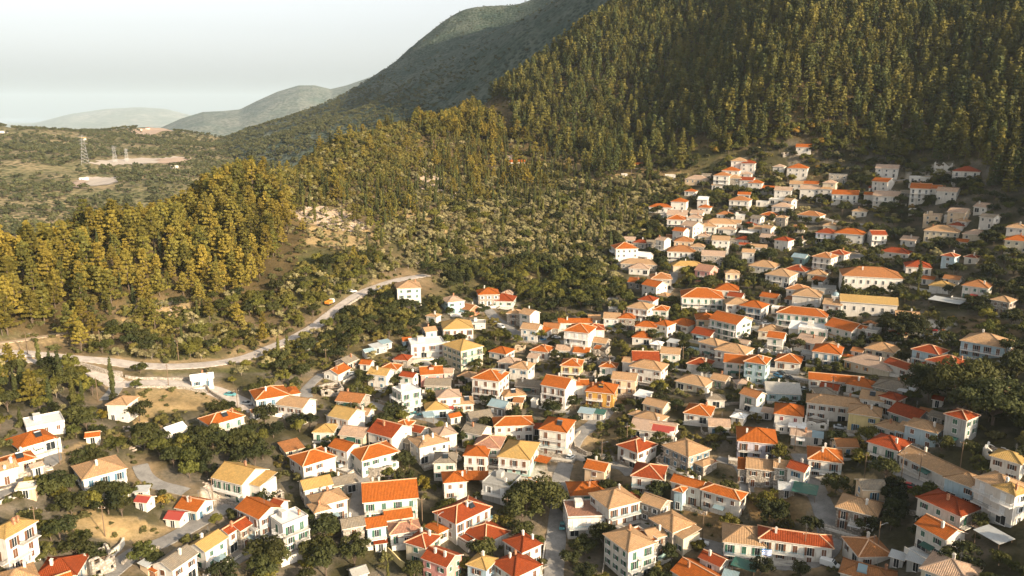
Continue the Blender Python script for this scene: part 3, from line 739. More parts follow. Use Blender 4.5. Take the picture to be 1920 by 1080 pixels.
857 604 58 1.25 5 2 h y w B | yellow roofed house with balcony all round | yellow roofed two storey house with balcony all round, below pale blue house
799 637 66 1.7 8 2 f x w B | long house with white metal roof | long low house with plain white metal roof and brown doors
762 635 20 1.0 10 1 g o k z
868 642 68 1.1 36 3 h y c BL | cream apartment block | cream apartment block with yellow-tan hipped roof and stacked side balconies
965 583 30 1.2 -12 2 h n s
993 584 36 1.1 -40 3 g n w x | tall narrow white house | tall narrow white house with tan gable roof beside the sloping street
997 611 40 1.3 -20 2 g n w
1012 616 44 1.1 -25 1 h o w
1078 598 62 3.0 4 1 g o w
1114 595 24 1.0 4 1 g n w z
1150 578 20 1.0 4 1 f g s z
1088 612 57 1.2 -18 3 h o w B | white corner house by the parked cars | white three storey house with orange roof behind parked cars at corner
1062 651 38 1.6 -10 1 g b w
1092 655 34 1.3 -12 1 g o w
1073 677 42 1.15 -8 2 h o y B | yellow walled house with orange roof | narrow yellow house with orange hipped roof and dark balcony doors
955 673 42 1.5 -22 1 h b w
979 682 46 1.2 -20 2 h n w
920 698 66 1.25 -22 3 h o w B | orange roofed house with roof terrace | white three storey house with orange roof around a grey roof terrace
878 700 38 1.3 -25 1 h n w
896 603 30 1.3 0 1 f g w z
1128 649 34 1.3 -20 1 R o s
1127 637 34 1.3 -20 1 g n s z
1104 696 30 1.2 -10 1 R g s
975 648 24 1.3 -10 1 R g n z
1035 610 34 1.3 -12 1 g q s z
822 713 50 1.6 -8 1 g s s
808 692 44 1.3 5 2 g o p | small pink house | small pink house with orange gabled roof and white framed dormer
765 530 46 1.15 4 3 h n w C | lone white house above the road end | lone tall white house with beige pyramid roof at the road end
632 690 46 1.5 55 1 g o w | old farmhouse with orange roof | old farmhouse with long orange roof running uphill beside walled yards
650 672 40 1.3 50 1 g s s
688 678 28 1.2 -25 1 g o w z
714 693 48 1.35 -28 2 g y w x | small white house with yellow gabled roof | small white house with yellow gabled roof below the scrub slope
709 648 34 1.6 30 1 s m g z
620 721 48 1.4 10 1 R g s
378 703 40 1.8 2 1 g x w | roadside shack | roadside shack with half white and half orange roof by the road
1197 307 16 1.3 0 1 g o w z
1171 326 12 1.3 0 1 f g w z
1257 327 20 1.5 0 1 f g w z
1308 331 44 1.6 -12 1 h b n
1387 297 30 1.3 -5 2 h n w
1405 301 30 1.3 -12 2 h r w
1372 315 34 1.3 -8 2 h o w
1400 323 24 1.4 -12 1 h b w z
1355 325 32 1.2 -8 3 h q w B
1378 330 32 1.3 -12 2 h n s
1402 334 28 1.3 -12 2 g r w
1418 339 29 1.3 -10 2 h o w
1445 351 34 1.5 -15 1 g o w
1470 353 33 1.5 -8 2 g b w
1462 308 24 1.2 -12 1 h b w
1497 309 38 1.25 -6 2 h o w | cream house with bright orange roof high on the slope | cream two storey house with bright orange pyramid roof high above village
1508 270 28 1.4 -4 1 g o w | highest orange roofed house | small orange gabled house, the highest of all above the village
1472 282 15 1.2 20 1 R g s z
1520 350 36 1.6 -4 2 g b w
1557 339 26 1.1 -8 3 h b c
1550 351 28 1.4 -8 2 h n w
1275 374 32 1.2 -10 2 h o w
1320 371 24 1.1 -15 2 g x w | small white house with white roof | small white two storey house with white roof at the wood edge
1322 386 26 1.3 -10 1 h o w
1240 384 44 2.0 -8 1 h o w
1296 356 24 1.3 -15 1 h o w z
1389 371 40 1.4 -10 2 h q w B
1271 398 38 1.5 -6 1 g b w
1247 401 22 1.5 -5 1 f g w z
1269 407 35 1.2 -5 2 h o w B
1304 405 30 1.3 -10 2 h b w
1308 397 26 1.3 -10 1 g b w
1360 399 30 1.4 -8 1 h q w
1350 413 58 2.0 4 2 h n w
1298 419 38 1.1 -38 3 g b w
1328 420 33 1.2 -5 2 h n w B
1277 430 30 1.2 -28 3 g o w
1366 425 35 1.2 -10 1 h b w
1405 419 30 1.3 -20 1 h r w
1418 426 28 1.3 -10 1 g n w
1443 425 26 1.2 -35 2 g n w x
1443 400 32 1.3 -20 1 h o w
1468 383 38 1.4 -12 2 h b w B
1458 372 30 1.4 -12 1 f x w
1482 374 24 1.2 -35 2 g n w
1430 377 24 1.5 -5 1 f x w z
1522 399 46 1.6 -18 1 h q w
1181 447 22 1.3 -6 1 g b w
1201 452 28 1.4 -10 1 h r s
1223 453 20 1.2 0 1 g s s z
1244 447 27 1.2 -38 3 g b w Bx
1283 448 36 1.25 -5 2 h q n
1309 459 28 1.3 -10 2 h n s
1171 459 48 1.3 14 3 h o w bx | tall white house at the village edge | tall white house with blank side and orange roof at village left edge
1206 476 36 1.3 -25 1 g x w
1174 478 28 1.4 -5 1 h n s
1199 488 66 2.4 -5 1 h n s
1200 498 40 1.4 -8 1 h b w
1278 464 50 1.5 -2 2 h q w B | white house with orange-tan roof and two balconies | wide white house with orange-tan roof and two long balconies, upper village
1352 446 32 1.4 -3 3 g n w
1373 449 20 1.2 -5 1 g s s z
1338 474 42 1.6 -3 2 g b s | stone house with arches | long stone house with pale roof and row of arched doors
1395 446 30 1.3 -20 1 h r w
1441 442 30 1.4 -18 1 g b s
1471 447 34 1.3 -25 2 h r w
1421 460 33 2.0 -3 1 g n w
1404 470 24 1.3 -5 2 g n w
1289 492 58 2.2 8 1 h y c
1502 479 32 1.3 -25 1 g k h | teal shed | teal walled shed with pale blue gabled roof beside white apartment house
1548 477 42 1.2 -20 3 h q w BL | white apartment house with stacked balconies | white three storey apartment house with stacked balconies and arched ground floor
1574 471 37 1.2 -20 2 h r w
1572 324 32 1.5 0 2 f g s | square stone building | square old stone building with flat top on the upper slope
1665 310 40 1.7 -6 2 g b w
1770 301 32 1.6 -4 2 R g w | roofless white mansion | roofless white mansion with two rows of empty windows, upper right
1726 326 36 1.8 -4 1 f x w | long flat white garage | long low white garage with flat roof on the upper road
1814 312 46 1.4 -4 2 h r w B | red roofed house at the dark valley | white balconied house with red hipped roof, rightmost in the top row
1657 334 37 1.4 -28 2 g o w x
1728 346 36 1.2 -5 3 g o w B | tall house at the left of the upper row | tall white house with orange roof starting the upper right row
1756 349 26 1.1 -15 2 g o w
1779 352 38 1.5 -12 2 g b w
1586 359 46 1.8 -4 2 g o w B
1631 362 20 1.2 -5 2 g o w z
1664 360 46 1.5 -6 2 g b w B
1680 353 24 1.3 0 1 R g s z
1800 391 38 1.3 -20 2 g b n
1780 403 18 1.1 -5 1 f x w z
1750 399 32 1.3 -4 2 f b n | unfinished beige house | unfinished beige concrete house with open dark bays and flat roof
1805 410 28 1.4 -20 1 h n w
1768 424 58 1.7 -4 2 h n c
1796 418 28 1.4 -15 1 h r w
1832 432 44 1.5 -8 1 h b c
1806 450 24 1.4 -15 1 g o w z
1551 432 38 1.3 -10 2 h r l B
1595 432 52 1.6 -8 2 h o w | wide red-orange house facing the orchard | wide white house with red-orange roof and small windows, facing the orchard
1638 450 12 1.3 0 1 f x w z
1681 467 52 1.8 -12 1 h r w
1783 476 30 1.2 -20 2 h r k
1823 479 26 1.3 -15 1 h r w
1908 421 34 1.2 -5 2 h n w
1910 444 42 1.3 -5 2 h o c
970 302 28 2.0 0 1 g o w | cottage alone in the forest | white cottage with orange roof alone in the cypress forest clearing
955 293 12 1.3 0 1 g b w z
157 334 17 1.6 0 1 f x w z
327 311 14 1.6 -10 1 f x w z
277 240 8 1.4 0 1 h o w z
262 242 8 1.4 0 1 h b w z
6 246 16 1.5 0 1 f x w z
155 259 12 1.6 0 1 g y w z
1385 402 25 1.6 -5 1 f x w z
1400 434 28 1.5 -10 1 c x w z
1325 327 18 1.4 -10 1 g s s z
1396 457 20 1.6 -5 1 g r w z
1392 479 20 1.3 -5 1 R g s z
1330 447 18 1.2 -10 1 g s s z
838 694 28 1.3 -10 1 g b w z
1137 668 36 1.3 -20 1 R g s
1100 771 32 1.6 -15 1 s k w z
1124 773 26 1.5 -15 1 s e w z
1758 777 34 1.5 -20 1 s s s z
1516 662 28 1.3 -5 1 f g g z
690 656 24 1.5 25 1 g k w z
722 641 26 1.4 30 1 s k w z
478 768 22 1.3 20 1 g q w z
1200 944 22 1.3 -30 1 s x w z
713 1013 26 1.4 5 1 s r w z
520 920 28 1.3 20 1 R g s z
67 871 26 1.3 15 1 g b w z
1735 770 24 1.2 -10 1 s q g z
1000 668 24 1.3 -15 1 s b w z
1262 640 24 1.4 -25 1 s m w z
1300 655 24 1.3 -20 1 c k w z
1560 486 22 1.3 -10 1 s m w z
1640 349 20 1.3 -5 1 s r w z
1700 358 22 1.4 -5 1 g s s z
1715 391 20 1.3 -5 1 f x w z
1540 500 24 1.3 0 1 g q w z
1600 540 26 1.5 0 1 f g w z
1290 428 20 1.2 -10 1 g b w z
1380 415 22 1.3 -8 1 g n w z
1500 425 22 1.4 -10 1 g q w z
1345 345 20 1.3 -10 1 g n w z
1260 443 22 1.3 -5 1 g q s z
1320 440 22 1.2 -5 1 h b w
1150 560 22 1.3 -20 1 f g s z
1415 585 22 1.4 -10 1 s r w z
1395 640 26 1.3 -20 1 g b w z
1610 655 26 1.3 -20 1 g q w z
1570 625 30 1.2 -25 1 g n w z
1700 730 30 1.3 -20 1 s m g z
1760 745 22 1.2 -10 1 g r w z
1440 770 24 1.2 -10 1 s b w z
1330 865 24 1.4 -30 1 s r w z
1240 855 24 1.3 -30 1 R g s z
1430 1000 20 1.2 5 1 s r w z
1060 1040 1 1 0 1 z
"""
WB = .45       # eave overhang
# ---- windows and doors, built once, facing -y at the origin, sill at z 0
def win_mesh(w_, h_, frame, depth=.10):
    b = MB(); f = .09
    b.box(-w_/2-f, -depth, -f, -w_/2, .02, h_+f); b.box(w_/2, -depth, -f, w_/2+f, .02, h_+f)
    b.box(-w_/2, -depth, h_, w_/2, .02, h_+f); b.box(-w_/2-f*1.6, -depth-.08, -f-.05, w_/2+f*1.6, .02, -f+.02); b.box(-w_/2, -depth, -f+.02, w_/2, .02, 0)
    b.box(-.03, -depth*.8, 0, .03, .0, h_)
    return b.mesh('window_frame', [frame])
def pane_mesh(w_, h_):
    b = MB(); b.box(-w_/2, -.045, 0, w_/2, -.005, h_); return b.mesh('window_pane', [M['glass']])
def shut_mesh(w_, h_, m, side, op):
    b = MB(); x0 = side*(w_/2+.06) if op else side*.04; x1 = side*(w_/2+.06+w_*.48) if op else side*(w_/2-.01); y = -.15 if op else -.12
    if x0 > x1: x0, x1 = x1, x0
    b.box(x0, y, .0, x1, y+.05, h_)
    for i in range(4): b.box(x0+.05, y-.02, .1+i*(h_-.2)/4, x1-.05, y, .1+(i+.55)*(h_-.2)/4)
    return b.mesh('window_shutter', [m])
WCACHE = {}
def window(parent, x, y, z, rz, kind, sh, detail, op=True):
    w_, h_ = dict(w=(1.0,1.35), b=(1.3,1.45), d=(1.15,2.25), t=(1.0,1.9), g=(2.4,2.3), s=(.7,.8))[kind]
    key = (kind, sh)
    if key not in WCACHE:
        WCACHE[key] = (win_mesh(w_, h_, M['frame_white']), pane_mesh(w_, h_), {(s_, o_): shut_mesh(w_, h_, M['sh_'+sh], s_, o_) for s_ in (-1, 1) for o_ in (True, False)})
    fm, pm, sm = WCACHE[key]
    o = put('door' if kind in 'dg' else 'window', fm, parent, (x, y, z), rz); put('pane' if kind != 'g' else 'door_leaf', pm, o)
    if detail and kind not in 'sg':
        for s_ in (-1, 1): put('shutter', sm[(s_, op)], o)
    return o
def arc_uv(me, mats=None):
    """roof-plane coordinates in metres: x along the eave, y down the slope"""
    uvl = me.uv_layers.new(name='UVMap')
    for p in me.polygons:
        n = p.normal; e = Vector((-n.y, n.x, 0)); e = e.normalized() if e.length > .01 else Vector((1,0,0)); s = n.cross(e)
        for li in p.loop_indices:
            co = me.vertices[me.loops[li].vertex_index].co; uvl.data[li].uv = (co.dot(e), co.dot(s))
ROOFNAME = dict(o='orange', r='dark red', n='tan', y='ochre', b='pale beige', s='grey stone tiled', t='terracotta', q='orange-brown', g='grey concrete', w='white', x='white', k='pale blue', m='grey metal', d='crimson', e='dark green', j='striped')
WALLNAME = dict(w='white', c='cream', p='pink', k='pale blue', s='stone', y='pale yellow', m='mustard', l='lilac', g='grey', n='beige', h='teal', b='brick')
def roof_mesh(W, D, H, form, pitch):
    """returns roof MB, ridge segments, rise; ridge runs along x"""
    ov = WB; x = W/2+ov; y = D/2+ov; th = .20; b = MB(); seg = []
    if form == 'h':
        yy = min(x, y); rise = yy*pitch; zb = H; zt = H+th
        if x >= y: r0, r1 = (-(x-yy), 0), (x-yy, 0)
        else: r0, r1 = (0, -(y-yy)), (0, y-yy)
        A, B_, C_, D_ = (-x,-y,zt), (x,-y,zt), (x,y,zt), (-x,y,zt); P = (*r0, zt+rise); Q = (*r1, zt+rise)
        if x > y+.01: b.poly([A,B_,Q,P]); b.poly([B_,C_,Q]); b.poly([C_,D_,P,Q]); b.poly([D_,A,P]); seg = [(P,Q),(A,P),(D_,P),(B_,Q),(C_,Q)]
        elif y > x+.01: b.poly([A,B_,P]); b.poly([B_,C_,Q,P]); b.poly([C_,D_,Q]); b.poly([D_,A,P,Q]); seg = [(P,Q),(A,P),(B_,P),(C_,Q),(D_,Q)]
        else: b.poly([A,B_,P]); b.poly([B_,C_,P]); b.poly([C_,D_,P]); b.poly([D_,A,P]); seg = [(A,P),(B_,P),(C_,P),(D_,P)]
        lo = [(-x,-y,zb),(x,-y,zb),(x,y,zb),(-x,y,zb)]; hi = [A,B_,C_,D_]
        for i in range(4): j = (i+1) % 4; b.poly([lo[i], lo[j], hi[j], hi[i]], 1)
        b.poly(lo[::-1], 1)
        return b, seg, rise
    if form in 'g':
        rise = y*pitch; z0 = H-ov*pitch*.0; zt = H+th
        P, Q = (-x, 0, zt+rise), (x, 0, zt+rise); A, B_, C_, D_ = (-x,-y,zt), (x,-y,zt), (x,y,zt), (-x,y,zt)
        b.poly([A,B_,Q,P]); b.poly([C_,D_,P,Q])
        lo = lambda p: (p[0], p[1], p[2]-th); b.poly([lo(P), lo(Q), lo(B_), lo(A)], 1); b.poly([lo(Q), lo(P), lo(D_), lo(C_)], 1)
        for p, q in ((A,B_),(C_,D_)): b.poly([lo(p), lo(q), q, p], 1)
        for p, q in ((B_,Q),(Q,C_),(D_,P),(P,A)): b.poly([lo(p), lo(q), q, p], 1)
        return b, [(P,Q)], rise
    if form == 's':
        rise = 2*y*.16; A, B_, C_, D_ = (-x,-y,H+.1), (x,-y,H+.1), (x,y,H+.1+rise), (-x,y,H+.1+rise); dn = lambda p: (p[0],p[1],p[2]-.1)
        b.poly([A,B_,C_,D_]); b.poly([dn(D_),dn(C_),dn(B_),dn(A)], 1)
        for p, q in ((A,B_),(B_,C_),(C_,D_),(D_,A)): b.poly([dn(p),dn(q),q,p], 1)
        return b, [], rise
    if form == 'c':
        rise = .5; A, B_, C_, D_ = (-x,-y,H+.1), (x,-y,H+.1), (x,y,H+.1+rise), (-x,y,H+.1+rise); dn = lambda p: (p[0],p[1],p[2]-.1)
        b.poly([A,B_,C_,D_]); b.poly([dn(D_),dn(C_),dn(B_),dn(A)], 1)
        for p, q in ((A,B_),(B_,C_),(C_,D_),(D_,A)): b.poly([dn(p),dn(q),q,p], 1)
        return b, [], rise
    if form == 'v':
        n = 8; rise = y*.5
        prof = [(-y*math.cos(math.pi*i/n), H+rise*math.sin(math.pi*i/n)) for i in range(n+1)]
        for (y0, z0), (y1, z1) in zip(prof, prof[1:]): b.poly([(-x,y0,z0),(x,y0,z0),(x,y1,z1),(-x,y1,z1)])
        b.poly([(x,p,z) for p, z in prof]); b.poly([(-x,p,z) for p, z in prof][::-1]); b.poly([(-x,-y,H),(-x,y,H),(x,y,H),(x,-y,H)], 1)
        return b, [], rise
    # flat with a low parapet
    x -= ov-.12; y -= ov-.12; b.box(-x,-y,H, x,y,H+.22); pt = .22; t = .18
    b.box(-x,-y,H+.222,x,-y+t,H+pt+.38,1); b.box(-x,y-t,H+.222,x,y,H+pt+.38,1); b.box(-x,-y+t,H+.222,-x+t,y-t,H+pt+.38,1); b.box(x-t,-y+t,H+.222,x,y-t,H+pt+.38,1)
    return b, [], .4
def railing(L, side_depth, mat, parent, z):
    b = MB(); n = max(3, int(L/.28)); d = side_depth
    for i in range(n+1):
        x = -L/2+L*i/n; b.box(x-.02, -d-.02, 0, x+.02, -d+.02, .95)
    k = max(2, int(d/.3))
    for s_ in (-1, 1):
        for i in range(k): y = -d+d*i/k; b.box(s_*L/2-.02, y-.02, 0, s_*L/2+.02, y+.02, .95)
        b.box(s_*L/2-.03, -d, .95, s_*L/2+.03, 0, 1.01)
    b.box(-L/2, -d-.03, .951, L/2, -d+.03, 1.011)
    return b.build('railing', mat, parent, (0, 0, z))
HOUSES = []      # footprints: x, y, half W, half D, angle
def solve(u, v, wpx, ratio, yawv, H, rise):
    """stands the building on the slope so that its roof shows at that pixel with that width"""
    X, Y, Z = near.hit(u, v, H+rise*.35, rmin=170)
    az = math.atan2(X, Y); dist_ = math.sqrt(X*X+Y*Y+(CAMZ-Z-H)**2); dep = math.cos(az)
    fw = Y*math.cos(PITCH)-(Z+H-CAMZ)*math.sin(PITCH)
    ext = wpx*1.07*fw/FPX             # metres across the picture plane
    yv = abs(R(yawv)); 
    D = ext/(ratio*abs(math.cos(yv))+abs(math.sin(yv)))
    return X, Y, Z, R(yawv)-az, max(2.2, D*ratio-2*WB), max(2.0, D*1.22-2*WB)
def house(line, seed):
    f = line.split('|'); a = f[0].split(); ref = f[1].strip() if len(f) > 1 else None; lab = f[2].strip() if len(f) > 2 else None
    u, v, wpx, ratio, yv, st = float(a[0]), float(a[1]), float(a[2]), float(a[3]), float(a[4]), int(a[5])
    form, rc, wc = a[6], a[7], a[8]; fl = a[9] if len(a) > 9 else ''
    g = random.Random(seed*131+5); sh = 2.75
    H = st*sh+.25
    if 'z' in fl and st == 1: H = 2.5
    if form == 'c': H = 2.6
    if 'L' in fl and rc == 'q' and wpx > 90: H = 8.4
    pitch = .43 if form == 'h' else .46
    rise = dict(h=.43, g=.46).get(form, .1)*wpx*.12
    fld = valley if (u < 400 and v < 400) else near
    if fld is valley:
        X, Y, Z = valley.hit(u, v, H, rmin=450); az = math.atan2(X, Y); ext = wpx*Y/FPX; rz_ = R(yv)-az; W = ext/1.2; D = W/ratio; W += 1
    else: X, Y, Z, rz_, W, D = solve(u, v, wpx, ratio, yv, H, rise)
    dist_ = math.hypot(X, Y); detail = dist_ < 420 and 'z' not in fl; tiny = dist_ > 560 or wpx < 22
    # lowest and highest ground under it
    cs, sn = math.cos(rz_), math.sin(rz_)
    zs = [float(fld.h(X+cs*x-sn*y, Y+sn*x+cs*y)) for x in (-W/2, 0, W/2) for y in (-D/2, 0, D/2)]
    dz_ = min(2.0, .35*(Z-min(zs))); Zb = Z-dz_; drop = Z-dz_-min(zs)+.8
    HOUSES.append((X, Y, W/2, D/2, rz_, u, v, wpx))
    nm = dict(c='canopy', R='ruined_house').get(form, 'shed' if 'z' in fl else 'house')
    if lab and 'school' in lab: nm = 'school_building'
    if lab and 'apartment' in lab: nm = 'apartment_house'
    root = empty(nm, (X, Y, Zb), rz_)
    cat = dict(canopy='canopy', ruined_house='ruin', shed='shed', house='house', school_building='school', apartment_house='apartment house')[nm]
    wm = M['wall_'+wc] if wc != 'm' or 'siding' not in (lab or '') else M['roof_m']
    shc = 'orange' if 'O' in fl else 'green' if 'D' in fl else 'red' if 'red shutters' in (lab or '') else 'brown' if 'brown' in (lab or '') else g.choice(['green','brown','brown','white','green','blue','brown','green','brown'])
    if form == 'c':
        b = MB()
        for x in (-W/2, W/2):
            for y in (-D/2, D/2): b.bar((x, y, -drop), (x, y, H), .09)
        b.build('post', M['wood'], root); rb, seg, ri = roof_mesh(W, D, H, 'c', pitch)
        rm_ = M['roof_m'] if rc == 'j' else M['roof_'+rc]; me = rb.mesh('canopy_roof', [rm_, rm_]); arc_uv(me); ro = put('roof', me, root)
        if rc == 'j':
            n = int(W/1.1)
            for i in range(n):
                q = MB(); x = -W/2+W*(i+.5)/n; q.box(x-.42, -D/2-.3, H+.16, x+.42, D/2+.3, H+.2); o = q.build('sheet', [M['roof_'+('d' if i % 2 else 'x')]], ro); o.rotation_euler[0] = .055
        return root, ref, lab, (u, v), (nm, cat, st, form, rc, wc)
    if form == 'R':
        b = MB(); t = .55
        def wall(x0, y0, x1, y1):
            L = math.hypot(x1-x0, y1-y0); n = max(3, int(L/1.1)); dx, dy = (x1-x0)/L, (y1-y0)/L; px_, py_ = -dy*t, dx*t
            hh = [H*(1-.45*g.random()**2) if g.random() > .15 else H*.55 for _ in range(n+1)]
            for i in range(n):
                opening = (i % 3 == 1)
                ax, ay = x0+dx*L*i/n, y0+dy*L*i/n; bx, by = x0+dx*L*(i+1)/n, y0+dy*L*(i+1)/n
                spans = [(-drop, None)] if not opening else [(-drop, .9)]+[(k*sh-.8, k*sh+.9) for k in range(1, st)]+[((st-1)*sh+2.2, None)]
                for z0, z1 in spans:
                    za, zb2 = (hh[i], hh[i+1]) if z1 is None else (z1, z1)
                    za = max(za, z0+.05); zb2 = max(zb2, z0+.05)
                    P = [(ax,ay,z0),(bx,by,z0),(bx+px_,by+py_,z0),(ax+px_,ay+py_,z0)]; Q = [(ax,ay,za),(bx,by,zb2),(bx+px_,by+py_,zb2),(ax+px_,ay+py_,za)]
                    b.poly(Q); b.poly(P[::-1])
                    for k in range(4): j = (k+1) % 4; b.poly([P[k], P[j], Q[j], Q[k]])
        x, y = W/2, D/2
        for c4 in ((-x,-y,x,-y),(x,-y,x,y),(x,y,-x,y),(-x,y,-x,-y)):
            b = MB(); wall(*c4); b.build('wall', wm, root)
        b = MB(); b.box(-x+t,-y+t,-drop,x-t,y-t,.1); b.build('floor', M['slab'], root)
        if rc == 'o':
            b = MB(); b.poly([(-x,-y,H*.8),(0,-y,H*.95),(0,y*.3,H*1.15),(-x,y*.3,H*1.05)]); b.poly([(-x,-y,H*.8-.15),(-x,y*.3,H*1.05-.15),(0,y*.3,H*1.15-.15),(0,-y,H*.95-.15)]); me = b.mesh('roof', [M['roof_o']]); arc_uv(me); put('roof', me, root)
        for i in range(3):
            b = MB(); yy = -y+2*y*(i+.5)/3; b.bar((-x, yy, H*.7), (x*.8, yy+g.uniform(-.5,.5), H*.62), .11); b.build('beam', M['wood'], root)
        return root, ref, lab, (u, v), (nm, cat, st, form, rc, wc)
    # walls
    b = MB(); x, y = W/2, D/2; mats = [wm]
    b.box(-x, -y, -drop, x, y, H)
    if form == 'g':
        hr = (D/2+WB)*pitch*(D/2)/(D/2+WB)+.0
        b.poly([(x,-y,H),(x,y,H),(x,0,H+hr)]); b.poly([(-x,y,H),(-x,-y,H),(-x,0,H+hr)])
    if form == 's':
        r0 = 2*(D/2+WB)*.16; b.poly([(x,-y,H),(x,y,H),(x,y,H+r0*.85)]); b.poly([(-x,y,H),(-x,-y,H),(-x,y,H+r0*.85)]); b.poly([(-x,y,H),(x,y,H),(x,y,H+r0*.85),(-x,y,H+r0*.85)][::-1])
    b.build('wall', mats, root)
    if detail and wc in 'wyk' and st > 1 and g.random() < .30:       # ground floor in bare stone, or a painted band
        q = MB(); q.box(-x-.03, -y-.03, -drop, x+.03, y+.03, .9); q.build('plinth', M['wall_s'] if g.random() < .6 else M['wall_g'], root)
    if 'green ground floor' in (lab or ''):
        q = MB(); q.box(-x-.03, -y-.03, -drop, x+.03, y+.03, 2.8); q.build('ground_floor', M['wall_h'], root)
    # roof
    fh = form if form in 'hgsvf' else 'h'
    rb, seg, ri = roof_mesh(W, D, H, fh, pitch)
    rm_ = M['roof_'+rc]; me = rb.mesh('roof', [rm_, M['fascia'] if fh != 'f' else wm]); arc_uv(me); ro = put('roof', me, root)
    if seg and not tiny:
        q = MB()
        for p, r_ in seg: q.bar(p, r_, .21, n=4)
        q.build('ridge_cap', M['ridge'] if rc in 'ordqt' and g.random() < .6 else rm_, ro)
    def zr(px_, py_):
        if fh == 'h': return H+.2+min(x+WB-abs(px_), y+WB-abs(py_))*pitch
        if fh == 'g': return H+.2+(y+WB-abs(py_))*pitch
        return H+.2
    nch = 0 if tiny or 'z' in fl else (1 if g.random() < .55 else 0)+('C' in fl)
    for i in range(nch):
        cx = g.uniform(-.7, .7)*x; cy = g.choice([-.35, .3])*y; zc = zr(cx, cy); q = MB()
        q.box(cx-.28, cy-.28, zc-.5, cx+.28, cy+.28, zc+1.25); q.box(cx-.38, cy-.38, zc+1.25, cx+.38, cy+.38, zc+1.35)
        q.box(cx-.2, cy-.2, zc+1.35, cx+.2, cy+.2, zc+1.6); q.build('chimney', M['wall_w'] if g.random() < .75 else M['wall_b'], ro)
    if fh == 'f' and not tiny and W > 6:
        q = MB(); q.box(-x*.5, y*.1, H+.23, -x*.1, y*.7, H+1.9); q.build('stair_head', wm, ro)
    if 'S' in fl:
        q = MB(); q.poly([(-.2*W,-y*.7,zr(0,-y*.7)+.25),(-.02*W,-y*.7,zr(0,-y*.7)+.25),(-.02*W,-y*.2,zr(0,-y*.2)+.7),(-.2*W,-y*.2,zr(0,-y*.2)+.7)]); q.box(-.21*W,-y*.72,zr(0,-y*.72)-.3,-.01*W,-y*.2,zr(0,-y*.7)+.2)
        q.build('solar_panel', M['roof_k'], ro)
    if 'roof terrace' in (lab or ''):
        q = MB(); q.box(-x*.2, y*.1, H+.2, x*.8, y*.95, H+1.6); q.build('terrace', M['roof_g'], ro)
    # dormer
    if 'dormer' in (lab or ''):
        q = MB(); q.box(-.9, -y*.5, H, .9, 0, zr(0, -y*.5)+1.0); q.poly([(-1.2,-y*.5-.3,zr(0,-y*.5)+.95),(0,-y*.5-.3,zr(0,-y*.5)+1.7),(0,0,zr(0,-y*.5)+1.7),(-1.2,0,zr(0,-y*.5)+.95)],1); q.poly([(0,-y*.5-.3,zr(0,-y*.5)+1.7),(1.2,-y*.5-.3,zr(0,-y*.5)+.95),(1.2,0,zr(0,-y*.5)+.95),(0,0,zr(0,-y*.5)+1.7)],1)
        q.build('dormer', [wm, rm_], ro)
    # openings, on the sides that the village side can see
    view = math.atan2(-Y, -X)-rz_                      # direction to the viewer in house coordinates
    sides = [(0, W, (0,-1), (lambda t: (t, -y))), (math.pi/2, D, (1,0), (lambda t: (x, t))), (math.pi, W, (0,1), (lambda t: (-t, y))), (-math.pi/2, D, (-1,0), (lambda t: (-x, -t)))]
    for si, (ang, L, nrm, at) in enumerate(sides):
        facing = nrm[0]*math.cos(view)+nrm[1]*math.sin(view)
        if facing < (-.25 if dist_ < 330 else .05): continue
        blank = ('x' in fl and si == 1)
        if blank:
            if detail:
                px_, py_ = at(L*.2); window(root, px_, py_, H-sh*.55 if st > 1 else 1.2, ang, 's', shc, False)
            continue
        if L < 2.4: continue
        if 'z' in fl:
            n = 1 if L < 5 else 2
            for k in range(n):
                t = -L/2+L*(k+.5)/n; px_, py_ = at(t); window(root, px_, py_, (1.0 if k or si else .1), ang, 's' if (k or si) else 'd', shc, False)
            continue
        n = max(1, int((L-.6)/(3.0 if not tiny else 3.6))); n = min(n, 9)
        for fl_ in range(st):
            z0 = fl_*sh
            bal = (('B' in fl and si == 0) or ('b' in fl and si in (1, 3))) and fl_ >= 1
            doorat = g.randrange(n) if (fl_ == 0 and si in (0, 1)) else -1
            for k in range(n):
                t = -L/2+L*(k+.5)/n+g.uniform(-.12, .12); px_, py_ = at(t)
                if g.random() < .10 and not bal and n > 1: continue
                if fl_ == 0 and si == 1 and g.random() < .3: continue
                if 'L' in fl and rc == 'q' and wpx > 90: kd = 't'; z1 = z0*1.35+1.3
                elif bal: kd = 'd'; z1 = z0+.08
                elif k == doorat: kd = 'd' if g.random() < .8 else 'g'; z1 = .08
                else: kd = 'w' if n > 1 else 'b'; z1 = z0+.95
                window(root, px_, py_, z1, ang, kd, shc, detail, g.random() < .6)
            if bal:
                Lb = L*(.96 if g.random() < .6 else .6); off = 0 if Lb > L*.9 else g.choice([-1, 1])*(L-Lb)/2*.9; px_, py_ = at(off)
                q = MB(); q.box(-Lb/2, -1.35, -.18, Lb/2, 0, .0); s_ = q.build('balcony', M['slab'], root, (px_, py_, z0-.02), ang)
                railing(Lb, 1.3, M[g.choice(['rail_dark','rail_white','rail_white','rail_blue'])], s_, 0)
                if g.random() < .45 and dist_ < 420:
                    for sx_ in (-1, 1):
                        c_ = MB(); c_.box(-.12, -.12, -drop if fl_ == 1 else -sh+.2, .12, .12, -.18); o = c_.build('pillar', M['slab'], s_, (sx_*(Lb/2-.3), -1.15, 0))
